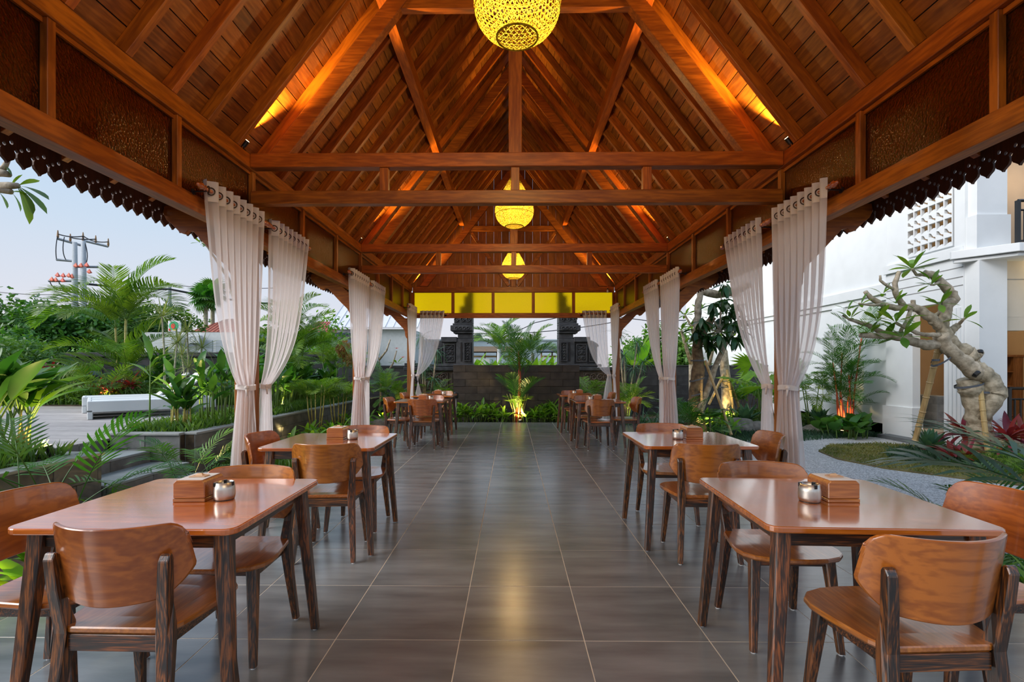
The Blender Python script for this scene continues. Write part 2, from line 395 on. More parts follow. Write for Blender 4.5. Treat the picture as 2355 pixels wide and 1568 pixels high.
glass_side = glass.copy(); glass_side.name = 'amber_patterned_glass_shaded'  # side pane copy: the dimness under the eaves is put into its colour
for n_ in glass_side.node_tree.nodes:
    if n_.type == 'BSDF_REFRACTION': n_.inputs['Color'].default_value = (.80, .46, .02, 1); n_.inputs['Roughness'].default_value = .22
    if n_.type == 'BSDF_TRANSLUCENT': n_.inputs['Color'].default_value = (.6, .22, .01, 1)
ZU0, ZU1, ZL0, ZL1 = 3.03, 3.15, 2.425, 2.545
mull = [.2, 1.2, 2.47, 3.43, 4.43, 5.5, 6.56, 7.62, 8.62, 9.60, 10.58]
for side, nm in ((-1, 'wall_left'), (1, 'wall_right')):
    wl = empty(nm, label='amber glass clerestory band between teak plates on the %s' % nm[5:], cat='wall', kind='structure')
    def X(a, b): return (AX+side*a, AX+side*b) if side > 0 else (AX-b, AX-a)
    for z0, z1, n in ((ZU0, ZU1, 'upper_plate'), (ZL0, ZL1, 'lower_plate')):
        x0, x1 = X(W, W+.10)
        box(n, beam_y, x0, x1, Y0, Y1-.16, z0, z1, wl, .004)
    x0, x1 = X(W+.035, W+.05); box('glazing_bead', beam_y, x0, x1, Y0, Y1-.2, ZU0-.03, ZU0-.002, wl)
    x0, x1 = X(W+.15, W+.23); box('outer_ledger', beam_y, x0, x1, Y0, Y1-.02, 2.485, 2.60, wl, .003)
    ms = [Y0]+mull+[11.40]
    for i, y in enumerate(ms):
        x0, x1 = X(W+.012, W+.088)
        if i: box('mullion', beam_z, x0, x1, y-.024, y+.024, ZL1, ZU0, wl, .003)
        if i < len(ms)-1:
            x0, x1 = X(W+.050, W+.056)
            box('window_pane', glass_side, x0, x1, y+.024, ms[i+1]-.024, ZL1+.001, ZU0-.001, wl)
# end wall
wb = empty('wall_back', label='plank gable end with glowing amber glass panes under it', cat='wall', kind='structure')
YE = TY[3]
box('gable_beam', beam_x, AX-W, AX+W, YE, YE+.09, 3.005, 3.13, wb, .004)
box('head_beam', beam_x, AX-W, AX+W, YE, YE+.09, 2.425, 2.535, wb, .004)
pw = 2*W/5
for i in range(6):
    x = AX-W+pw*i
    box('mullion', beam_z, x-.034, x+.034, YE+.012, YE+.075, 2.535, 3.005, wb, .003)
    if i < 5: box('window_pane', glass, x+.034, x+pw-.034, YE+.04, YE+.046, 2.536, 3.004, wb)
npk = 27; WG = W+.10
for i in range(npk):
    xa, xb = -WG+2*WG*i/npk+.001, -WG+2*WG*(i+1)/npk-.001
    za, zb = [max(3.14, 3.15+TA*(W-abs(x))+.165) for x in (xa, xb)]
    MB().prism([(AX+xa, 3.13), (AX+xb, 3.13), (AX+xb, zb), (AX+xa, za)], .018, 'y', YE+.085+(i % 2)*.004).build('gable_plank', gable_m, wb)
def bar(name, m, x0, z0, x1, z1, y0, y1, th, parent):
    d = Vector((x1-x0, z1-z0)); d.normalize(); nx, nz_ = -d.y*th/2, d.x*th/2
    return MB().prism([(x0+nx, z0+nz_), (x0-nx, z0-nz_), (x1-nx, z1-nz_), (x1+nx, z1+nz_)], y1-y0, 'y', y0).build(name, m, parent, .004)
for s in (-1, 1):
    bar('brace', beam_x, AX+s*.10, 3.16, AX+s*.98, 4.40, YE+.035, YE+.083, .07, wb)

# trusses
for k, ty in enumerate(TY):
    nm = ['nearest roof truss above the camera', 'big roof truss over the first pair of tables', 'roof truss between the second and third pairs of tables', 'farthest roof truss against the plank gable'][k]
    t = empty('roof_truss', (0, 0, 0), label='teak '+nm, cat='roof truss', kind='structure')
    D = .10
    if k < 3:
        box('tie_beam', beam_x, AX-W+.001, AX+W-.001, ty, ty+D, 3.035, 3.155, t, .005)
        box('tie_beam', beam_x, AX-W+.001, AX+W-.001, ty+.005, ty+D-.01, 2.72, 2.834, t, .005)
        for sx in (-1.135, 0, 1.135):
            box('stub_post', beam_z, AX+sx-.037, AX+sx+.037, ty+.02, ty+D-.02, 2.834, 3.035, t, .003)
    box('collar_beam', beam_x, AX-1.02, AX+1.02, ty+.015, ty+D-.01, 4.40, 4.52, t, .005)
    box('king_post', beam_z, AX-.058, AX+.058, ty+.005, ty+D-.005, 3.15 if k < 3 else 3.13, zr-.16, t, .005)
    for s in (-1, 1):
        # principal rafter: bottom edge starts at |x|=1.95 above the tie, top edge 0.18 higher
        xb, zb = 1.955, 3.14
        xt = .045
        MB().prism([(AX+s*xb, zb), (AX+s*xt, zb+TA*(xb-xt)), (AX+s*xt, zb+TA*(xb-xt)+.23), (AX+s*(xb+.177), zb)], D-.006, 'y', ty+.003).build('principal_rafter', beam_x, t, .005)

# pillars with carved eave brackets
br = [(0, 1.95), (.03, 1.97), (.055, 2.03), (.06, 2.12), (.10, 2.20), (.22, 2.32), (.34, 2.44), (.40, 2.50), (.44, 2.51), (.47, 2.47), (.51, 2.49), (.58, 2.56), (.64, 2.60), (.67, 2.66), (.66, 2.71), (0, 2.71+.0)]
br = [(0, 1.95), (.03, 1.97), (.055, 2.03), (.06, 2.12), (.10, 2.19), (.22, 2.31), (.33, 2.43), (.385, 2.49), (.43, 2.50), (.46, 2.47), (.50, 2.48), (.57, 2.55), (.62, 2.59), (.65, 2.65), (.64, 2.71), (.40, 2.72), (.22, 2.56), (.06, 2.42), (0, 2.42)]
for k, ty in enumerate(TY):
    for s in (-1, 1):
        cx, cy0 = AX+s*(W+.05), ty+.05
        p = box('pillar', post_m, cx-.072, cx+.072, cy0-.072, cy0+.072, .0, 2.44, None, .004,
                label='square teak pillar, %s of the four along the %s side' % (['nearest', 'second', 'third', 'farthest'][k], 'left' if s < 0 else 'right'), cat='pillar', kind='structure')
        box('plinth', mat('plinth_stone%d%d' % (k, s), (.1, .1, .1), .7), cx-.10, cx+.10, cy0-.10, cy0+.10, 0, .05, p, .006)
        MB().prism([(cx+s*(.072+a_), b_) for a_, b_ in br], .05, 'y', cy0-.025).build('eave_bracket', beam_x, p, .003)
# ------------------------------------------------------------------ pendant lamps and roof spotlights
rat, nt, N, L = newmat('rattan')
mp, oi = coords(N, L, (40, 40, 40), 5)
n = N('ShaderNodeTexNoise'); n.inputs['Scale'].default_value = 1; L(mp.outputs[0], n.inputs['Vector'])
rp = ramp(N, [(.35, (.20, .14, .014)), (.65, (.36, .31, .045))]); L(n.outputs['Fac'], rp.inputs[0])
d = N('ShaderNodeBsdfDiffuse'); t = N('ShaderNodeBsdfTranslucent'); L(rp.outputs[0], d.inputs[0]); L(rp.outputs[0], t.inputs[0])
mx = N('ShaderNodeMixShader'); mx.inputs[0].default_value = .45; L(d.outputs[0], mx.inputs[1]); L(t.outputs[0], mx.inputs[2])
o_ = N('ShaderNodeOutputMaterial'); L(mx.outputs[0], o_.inputs[0])
bulb_m = emis('bulb_glow', (1, .78, .38), 25)
prof = [(.105, 0), (.165, .035), (.205, .085), (.226, .14), (.230, .19), (.222, .24), (.20, .30), (.165, .37), (.12, .45), (.075, .53), (.035, .59), (.015, .625)]
def rad(z):
    for (r0, z0), (r1, z1) in zip(prof, prof[1:]):
        if z <= z1: u = (z-z0)/(z1-z0); return r0+(r1-r0)*u
    return prof[-1][0]
def weave():
    mb = MB(); nst = 46; seg = 30; H = .625
    for dirn in (-1, 1):
        for k in range(nst):
            row = []
            for i in range(seg+1):
                z = H*(i/seg)**1.15; r = rad(z)+.0015*dirn*math.sin(i*PI)
                a = 2*PI*k/nst+dirn*i*.075
                hw = .0024/max(r, .03)*1.0
                row += [((r+.001*dirn)*math.cos(a-hw), (r+.001*dirn)*math.sin(a-hw), z), ((r+.001*dirn)*math.cos(a+hw), (r+.001*dirn)*math.sin(a+hw), z)]
            mb.add(row, [(2*i, 2*i+1, 2*i+3, 2*i+2) for i in range(seg)])
    for i in range(1, 26):
        z = H*i/26; r = rad(z)+.002; n_ = 40
        mb.add([(r*math.cos(2*PI*j/n_), r*math.sin(2*PI*j/n_), z+q) for q in (-.0016, .0016) for j in range(n_)], [(j, (j+1) % n_, n_+(j+1) % n_, n_+j) for j in range(n_)])
    return mb.mesh('woven_shade')
shade_me = weave()
ring = MB()
for (r, z, rr) in ((.108, .0, .006), (.226, .14, .003), (.20, .30, .003)):
    ring.tube([(r*math.cos(2*PI*j/28), r*math.sin(2*PI*j/28), z) for j in range(29)], rr, 6, False)
ring_me = ring.mesh('hoop', smooth=True)
cage = MB()
for s in (-1, 1):
    for k in range(-7, 8):
        off = k*.014
        h = math.sqrt(max(0, .105**2-off**2))
        if h < .01: continue
        a = s*PI/4; ca, sa = math.cos(a), math.sin(a)
        cage.tube([(ca*t_-sa*off, sa*t_+ca*off, .004) for t_ in (-h, h)], .0014, 4, False)
cage_me = cage.mesh('bottom_lattice')
PL = ['woven rattan teardrop pendant lamp nearest the camera, cut by the top of the photo', 'woven rattan teardrop pendant lamp in the middle bay, half behind the tie beams', 'smallest looking woven rattan pendant lamp, in front of the plank gable']
for k, (py, pz) in enumerate(((2.67, 3.055), (6.0, 2.98), (9.55, 2.985))):
    t = empty('pendant_lamp', (AX+.0, py, pz), label=PL[k], cat='pendant lamp', group='woven pendant lamps under the ridge')
    obj('woven_shade', shade_me, rat, t); obj('hoop', ring_me, rat, t); obj('bottom_lattice', cage_me, rat, t)
    MB().lathe([(.001, -.03), (.028, -.02), (.034, .01), (.024, .045), (.014, .06)], 16).build('bulb', bulb_m, t, loc=(0, 0, .30), smooth=True)
    MB().lathe([(.016, 0), (.016, .06), (.001, .061)], 12).build('socket', blackp_m, t, loc=(0, 0, .365))
    MB().tube([(0, 0, .40), (0, 0, zr-.26-pz)], .0035, 6).build('cord', blackp_m, t)
    lamp('pendant_light', 'POINT', (AX, py, pz+.24), 62, (1, .62, .22), .05)
lamp('pendant_light', 'POINT', (AX, -.3, 3.3), 85, (1, .66, .26), .05)  # added light behind the camera, out of view, without a lamp body

lens_m = emis('spot_lens', (1, .7, .3), 30)
kk = 0
for k in (1, 2, 3):
    for s in (-1, 1):
        y = TY[k]-.078
        if k == 3: y -= .062
        base = (AX+s*2.12, y, 3.16)
        t = empty('roof_spotlight', (AX+s*(W+.02), y, 3.15), label='small black spotlight on the %s plate by the %s truss' % ('left' if s < 0 else 'right', ['', 'first big', 'second', 'gable end'][k]), cat='spotlight', group='spotlights washing the roof slope')
        MB().box(-.02, .02, -.02, .02, 0, .006).build('foot', blackp_m, t)
        MB().box(-.012, -.008, -.004, .004, .005, .05).box(.008, .012, -.004, .004, .005, .05).build('yoke', blackp_m, t)
        q = Vector((-s*CA, 0, SA))
        c = Vector((-s*.02, 0, .055))
        MB().tube([c-q*.03, c+q*.03], .022, 12).build('housing', blackp_m, t)
        MB().tube([c+q*.0305, c+q*.032], .018, 12).build('lens', lens_m, t)
        x, z = AX+s*(W+.02)-s*.06, 3.15+.13
        tx, tz = slope_pt(s, .6, .10)
        lamp('roof_spot_light', 'SPOT', (AX+s*(W-.04), y, 3.24), 430, (1, .58, .12), .02, (tx, y, tz), 64, .7)

# loose bulb on a wire at the right end of the gable beam
t = empty('hanging_bulb', (AX+W-.16, YE-.06, 2.98), label='small unlit bulb on an orange tied wire at the gable beam right end', cat='bulb')
MB().lathe([(.001, 0), (.02, .006), (.026, .03), (.02, .055), (.012, .07)], 14).build('bulb', white_m, t, smooth=True)
MB().lathe([(.014, .07), (.015, .10), (.002, .105)], 12).build('socket', blackp_m, t)
MB().tube([(0, 0, .10), (.01, .01, .14), (-.03, .0, .17), (.05, .0, .18), (.12, .02, .175)], .006, 6).build('wire', finial_m, t)

# ------------------------------------------------------------------ tables
def rounded(x0, x1, y0, y1, r, n=5):
    P = []
    for cx, cy_, a0 in ((x1-r, y1-r, 0), (x0+r, y1-r, PI/2), (x0+r, y0+r, PI), (x1-r, y0+r, 1.5*PI)):
        for i in range(n+1):
            a = a0+PI/2*i/n; P.append((cx+r*math.cos(a), cy_+r*math.sin(a)))
    return P
def taper_leg(p0, s0, p1, s1, cut=.25):
    """square tapered leg with chamfered corners from p0 (top) to p1 (foot)"""
    def ringp(p, s):
        c = s*cut
        return [(p[0]+x, p[1]+y, p[2]) for x, y in ((s-c, -s), (s, -s+c), (s, s-c), (s-c, s), (-s+c, s), (-s, s-c), (-s, -s+c), (-s+c, -s))]
    mb = MB(); A, B = ringp(p1, s1), ringp(p0, s0)
    mb.add(A+B, [tuple(range(8))[::-1], tuple(range(8, 16))]+[(i, (i+1) % 8, 8+(i+1) % 8, 8+i) for i in range(8)])
    return mb
def foot_cap(x, y): return MB().lathe([(.001, 0), (.011, 0), (.011, .006), (.001, .006)], 10, (x, y, 0))
H = .41
tab = empty('dining_table')
ttm = MB().prism(rounded(-H, H, -.40, .40, .045), .024, 'z', .726).mesh('tabletop', .005, seg=2)
obj('tabletop', ttm, top_m, tab)
for sx in (-1, 1):
    for sy in (-1, 1):
        taper_leg((sx*(H-.075), sy*(H-.085), .726), .029, (sx*(H-.02), sy*(H-.03), .006), .0185).build('leg', leg_m, tab, .001)
        foot_cap(sx*(H-.02), sy*(H-.03)).build('foot_cap', white_m, tab)
for a in range(4):
    o = MB().box(-H+.10, H-.10, -H+.075, -H+.097, .662, .726).build('apron', rail_m, tab, .002); o.rotation_euler = (0, 0, a*PI/2)
remember(tab)
TBL = [(-1.378, 2.145, 0), (-1.375, 3.89, .3), (-1.51, 8.53, 0), (-1.545, 10.1, 0), (1.338, 2.18, -2.4), (1.36, 4.0, -.4), (1.43, 8.50, 0), (1.36, 10.36, 0)]
TN = ['the large left foreground table', 'the second table on the left', 'the third table on the left', 'the farthest table on the left', 'the large right foreground table', 'the second table on the right', 'the third table on the right', 'the farthest table on the right']
TL = ['teak dining table with dark legs in the left foreground', 'teak dining table with dark legs, second on the left row', 'teak dining table, third on the left row, beyond the second curtains', 'teak dining table, farthest on the left row beside the far pillar',
      'teak dining table with dark legs in the right foreground', 'teak dining table with dark legs, second on the right row', 'teak dining table, third on the right row, beyond the second curtains', 'teak dining table, farthest on the right row beside the far pillar']
for i, (x, y, rz) in enumerate(TBL):
    if i == 0:
        tab.location = (x, y, 0); tab.rotation_euler = (0, 0, math.radians(rz)); setp(tab, TL[0], 'table', group='teak dining tables')
    else: copy_tree(tab, (x, y, 0), math.radians(rz), TL[i])

# ------------------------------------------------------------------ chairs (local: +y is the front)
ch = empty('dining_chair')
ol = [(-.150, -.205), (-.185, -.190), (-.205, -.150), (-.222, -.06), (-.236, .03), (-.240, .09), (-.228, .14), (-.19, .185), (-.12, .215), (-.04, .226)]
ol = ol+[(-x, y) for x, y in ol[::-1]]
bm_ = MB()
n_ = len(ol); rings = [(.97, .424), (1.0, .432), (1.0, .444), (.985, .449)]
vs = []
for sc_, z in rings: vs += [(x*sc_, y*sc_+(.0 if z < .445 else 0), z) for x, y in ol]
fs = [tuple(range(n_))[::-1]]
for r_ in range(3):
    fs += [(r_*n_+i, r_*n_+(i+1) % n_, (r_+1)*n_+(i+1) % n_, (r_+1)*n_+i) for i in range(n_)]
# dished top: inner ring and centre
vs += [(x*.6, y*.6, .4455) for x, y in ol]+[(0, 0, .4445)]
fs += [(3*n_+i, 3*n_+(i+1) % n_, 4*n_+(i+1) % n_, 4*n_+i) for i in range(n_)]+[(4*n_+i, 4*n_+(i+1) % n_, 5*n_) for i in range(n_)]
bm_.add(vs, fs).build('seat', seat_m, ch)
# backrest: curved panel
def back_mesh():
    zs = np.linspace(0, 1, 21); U = np.sin(np.linspace(-PI/2, PI/2, 25))
    zb, zt = .545, .80
    def halfw(v):   # v 0 bottom..1 top
        if v < .40: t_ = v/.40; w_ = .165+(.243-.165)*(1-(1-t_)**2.0)*.55+(.243-.165)*t_*.45
        else: w_ = .240-(v-.40)/.60*.014
        return w_
    V = []; 
    for k in (0, 1):
        for v in zs:
            for u in U:
                hw_ = halfw(v); x = u*hw_
                # rounded top corners, crowned bottom
                z = zb+(zt-zb)*v
                top = zt-.045+math.sqrt(max(0, .045**2-max(0, abs(x)-(hw_-.045))**2)) if abs(x) > hw_-.045 else zt
                if v > .80: z = zb+(zt-zb)*.80+(top-(zb+(zt-zb)*.80))*(v-.80)/.20
                if v < .3: z -= .012*(1-(x/.17)**2)*(1-v/.3) if abs(x) < .17 else 0
                y = -.236-.040*(z-.55)/.25+.120*(x/.24)**2
                V.append((x, y-(.017 if k else 0), z))
    n1, n2 = len(U), len(zs); F = []
    off = n1*n2
    for j in range(n2-1):
        for i in range(n1-1):
            a = j*n1+i; F.append((a, a+1, a+n1+1, a+n1)); F.append((off+a+n1, off+a+n1+1, off+a+1, off+a))
    for j in range(n2-1):
        a = j*n1; F.append((a, a+n1, off+a+n1, off+a)); a = j*n1+n1-1; F.append((a+n1, a, off+a, off+a+n1))
    for i in range(n1-1):
        F.append((i+1, i, off+i, off+i+1)); a = (n2-1)*n1+i; F.append((a, a+1, off+a+1, off+a))
    return MB().add(V, F).mesh('backrest', .0035, seg=1)
bme = back_mesh()
bme.shade_smooth(); bme.set_sharp_from_angle(angle=math.radians(35))
obj('backrest', bme, back_m, ch)
def rear_leg(s):
    # side profile (y,z) swept in x with splay
    F_ = [(-.268, .006), (-.236, .006), (-.190, .25), (-.166, .40), (-.168, .455), (-.190, .53), (-.199, .62), (-.207, .690), (-.216, .703), (-.228, .700), (-.238, .68), (-.232, .58), (-.222, .50), (-.214, .43), (-.226, .30)]
    def xc(z): return s*(.200-.028*min(1, z/.42) if z < .42 else .172+.022*(z-.42)/.28)
    def th(z): return (.0145+.0065*min(1, z/.42)) if z < .42 else .021-.004*(z-.42)/.28
    A = [(xc(z)-th(z), y, z) for y, z in F_]; B = [(xc(z)+th(z), y, z) for y, z in F_]
    n = len(F_)
    # split concave profile into quads strips for clean faces
    return MB().add(A+B, [tuple(range(n))[::-1], tuple(range(n, 2*n))]+[(i, (i+1) % n, n+(i+1) % n, n+i) for i in range(n)])
for s in (-1, 1):
    rear_leg(s).build('rear_leg', leg_m, ch, .003)
    foot_cap(s*.2, -.252).build('foot_cap', white_m, ch)
    taper_leg((s*.168, .125, .424), .024, (s*.196, .178, .006), .0145).build('front_leg', leg_m, ch, .001)
    foot_cap(s*.196, .178).build('foot_cap', white_m, ch)
    MB().hexa([(s*.160-.010, -.175, .372), (s*.160+.010, -.175, .372), (s*.166+.010, .11, .372), (s*.166-.010, .11, .372)],
              [(s*.160-.010, -.175, .424), (s*.160+.010, -.175, .424), (s*.166+.010, .11, .424), (s*.166-.010, .11, .424)]).build('side_rail', rail_m, ch)
box('rear_rail', rail_m, -.152, .152, -.205, -.183, .368, .424, ch, .002)
box('front_rail', rail_m, -.150, .150, .118, .138, .385, .424, ch, .002)
remember(ch)
# (x, y of seat centre, heading degrees [0 = facing +y], text)
CH = []
def C_(x, y, rz, t): CH.append((x, y, rz, t))
nearY = .225
C_(-1.325, 1.645+nearY, -1, 'with its back to the camera at the large left foreground table')
C_(-1.325, 2.595-nearY, 180, 'facing the camera beyond the large left foreground table')
C_(-2.05+nearY, 2.06, -88, 'with its back to the left garden beside the large foreground table')
C_(-1.28, 3.385+nearY, 4, 'with its back to the camera at the second table on the left')
C_(-1.285, 4.40-nearY, 180, 'facing the camera beyond the second table on the left')
C_(-1.975+nearY, 3.89, -90, 'on the garden side of the second table on the left')
C_(-1.43, 8.02+nearY, 0, 'with its back to the camera at the third table on the left')
C_(-1.45, 9.15-nearY, 180, 'facing the camera at the third table on the left')
C_(-2.10+nearY, 8.48, -92, 'on the garden side of the third table on the left')
C_(-1.54, 9.62+nearY, 0, 'with its back to the camera at the farthest table on the left')
C_(-1.48, 10.80-nearY, 180, 'facing the camera at the farthest table on the left')
C_(-2.17+nearY, 10.05, -90, 'on the garden side of the farthest table on the left')
C_(1.335, 1.565+nearY, 3, 'with its back to the camera at the large right foreground table')
C_(1.313, 2.735-nearY, 178, 'facing the camera beyond the large right foreground table')
C_(2.07-nearY, 2.13, 88, 'with its back to the right garden beside the large foreground table')
C_(1.325, 3.40+nearY, -1, 'with its back to the camera at the second table on the right')
C_(1.345, 4.60-nearY, 180, 'facing the camera beyond the second table on the right')
C_(2.04-nearY, 3.98, 86, 'on the garden side of the second table on the right')
C_(1.395, 7.97+nearY, 0, 'with its back to the camera at the third table on the right')
C_(1.335, 9.14-nearY, 180, 'facing the camera at the third table on the right')
C_(2.13-nearY, 8.58, 88, 'on the garden side of the third table on the right')
C_(1.333, 9.90+nearY, 0, 'with its back to the camera at the farthest table on the right')
C_(1.29, 10.98-nearY, 180, 'facing the camera at the farthest table on the right')
C_(2.04-nearY, 10.25, 86, 'on the garden side of the farthest table on the right')
for i, (x, y, rz, t) in enumerate(CH):
    lb = 'teak chair '+t
    if i == 0: ch.location = (x, y, 0); ch.rotation_euler = (0, 0, math.radians(rz)); setp(ch, lb, 'chair', group='teak dining chairs')
    else: copy_tree(ch, (x, y, 0), math.radians(rz), lb)

# ------------------------------------------------------------------ napkin boxes and ashtrays
nb = empty('napkin_box')
MB().prism([(-.066, 0), (.066, 0), (.066, .014), (-.066, .014)], .155, 'y', -.0775).build('base_board', boxw_m, nb, .002)
MB().prism([(-.065, .015), (.065, .015), (.065, .078), (.053, .090), (-.053, .090), (-.065, .078)], .153, 'y', -.0765).build('case', boxw_m, nb, .003)
box('lid', white_m, -.053, .053, -.066, .066, .0895, .092, nb, .001)
MB().prism([(-.030, -.028), (.034, -.022), (.038, .014), (.006, .03), (-.024, .018)], .004, 'z', .0925).build('napkin', tan_m, nb, .001)
MB().hexa([(-.02, -.006, .092), (.022, -.012, .092), (.024, .006, .092), (-.015, .010, .092)], [(-.008, .0, .104), (.012, -.004, .106), (.012, .004, .106), (-.006, .004, .104)]).build('napkin', tan_m, nb)
remember(nb)
at = empty('ashtray')
pr = [(.001, .0), (.037, .0), (.041, .006), (.0435, .020), (.043, .045), (.038, .074), (.035, .0745), (.0395, .045), (.040, .02), (.001, .016)]
mb = MB().lathe(pr, 36)
mb.build('cup', steel_m, at, smooth=True)
for a in (0, 2.1, 4.2):
    o = MB().box(-.006, .006, .028, .042, .060, .0755).build('notch', black_m, at); o.rotation_euler = (0, 0, a+.4)
MB().lathe([(.001, .058), (.0335, .058)], 24).build('inner_tray', black_m, at)
MB().lathe([(.001, -.0), (.039, -.0), (.039, .005), (.001, .005)], 24).build('rubber_base', blackp_m, at)
remember(at)
BX = [(-1.352, 2.17, 2), (-1.37, 3.97, 0), (-1.505, 8.55, 0), (-1.49, 10.2, 0), (1.383, 2.195, 0), (1.425, 4.03, 0), (1.44, 8.55, 0), (1.39, 10.45, 0)]
ASH = [(-1.229, 2.145), (-1.245, 3.93), (-1.37, 8.52), (-1.37, 10.15), (1.252, 2.14), (1.295, 3.96), (1.325, 8.52), (1.285, 10.4)]
for i in range(8):
    lb = 'wooden napkin box with white top on '+TN[i]; la = 'brushed steel cup ashtray on '+TN[i]
    x, y, rz = BX[i]
    if i == 0:
        nb.location = (x, y, .7505); nb.rotation_euler = (0, 0, math.radians(rz)); setp(nb, lb, 'napkin box', group='napkin boxes on the tables')
        at.location = (*ASH[0], .7505); setp(at, la, 'ashtray', group='steel ashtrays on the tables')
    else:
        copy_tree(nb, (x, y, .7505), math.radians(rz), lb); copy_tree(at, (*ASH[i], .7505), i*.7, la)

# ------------------------------------------------------------------ curtains
cur, nt, N, L = newmat('sheer_voile')
lw = N('ShaderNodeLayerWeight'); lw.inputs['Blend'].default_value = .35
d = N('ShaderNodeBsdfDiffuse'); d.inputs[0].default_value = (.93, .90, .90, 1)
t = N('ShaderNodeBsdfTranslucent'); t.inputs[0].default_value = (.96, .94, .95, 1)
tr = N('ShaderNodeBsdfTransparent'); tr.inputs[0].default_value = (.97, .95, .96, 1)
tcn = N('ShaderNodeTexCoord'); nz = N('ShaderNodeTexNoise'); nz.inputs['Scale'].default_value = 90; nz.inputs['Detail'].default_value = 2; L(tcn.outputs['Object'], nz.inputs['Vector'])
m1 = N('ShaderNodeMixShader'); m1.inputs[0].default_value = .5; L(d.outputs[0], m1.inputs[1]); L(t.outputs[0], m1.inputs[2])
mr = N('ShaderNodeMapRange'); mr.inputs[1].default_value = 0; mr.inputs[2].default_value = .9; mr.inputs[3].default_value = .52; mr.inputs[4].default_value = .93; L(lw.outputs['Facing'], mr.inputs[0])
m2 = N('ShaderNodeMixShader'); L(mr.outputs[0], m2.inputs[0]); L(tr.outputs[0], m2.inputs[1]); L(m1.outputs[0], m2.inputs[2])
o_ = N('ShaderNodeOutputMaterial'); L(m2.outputs[0], o_.inputs[0])
band_m = mat('curtain_header', (.72, .66, .63), .8, var=.05)
eyelet_m = mat('eyelet', (.05, .025, .012), .35, metal=.3)

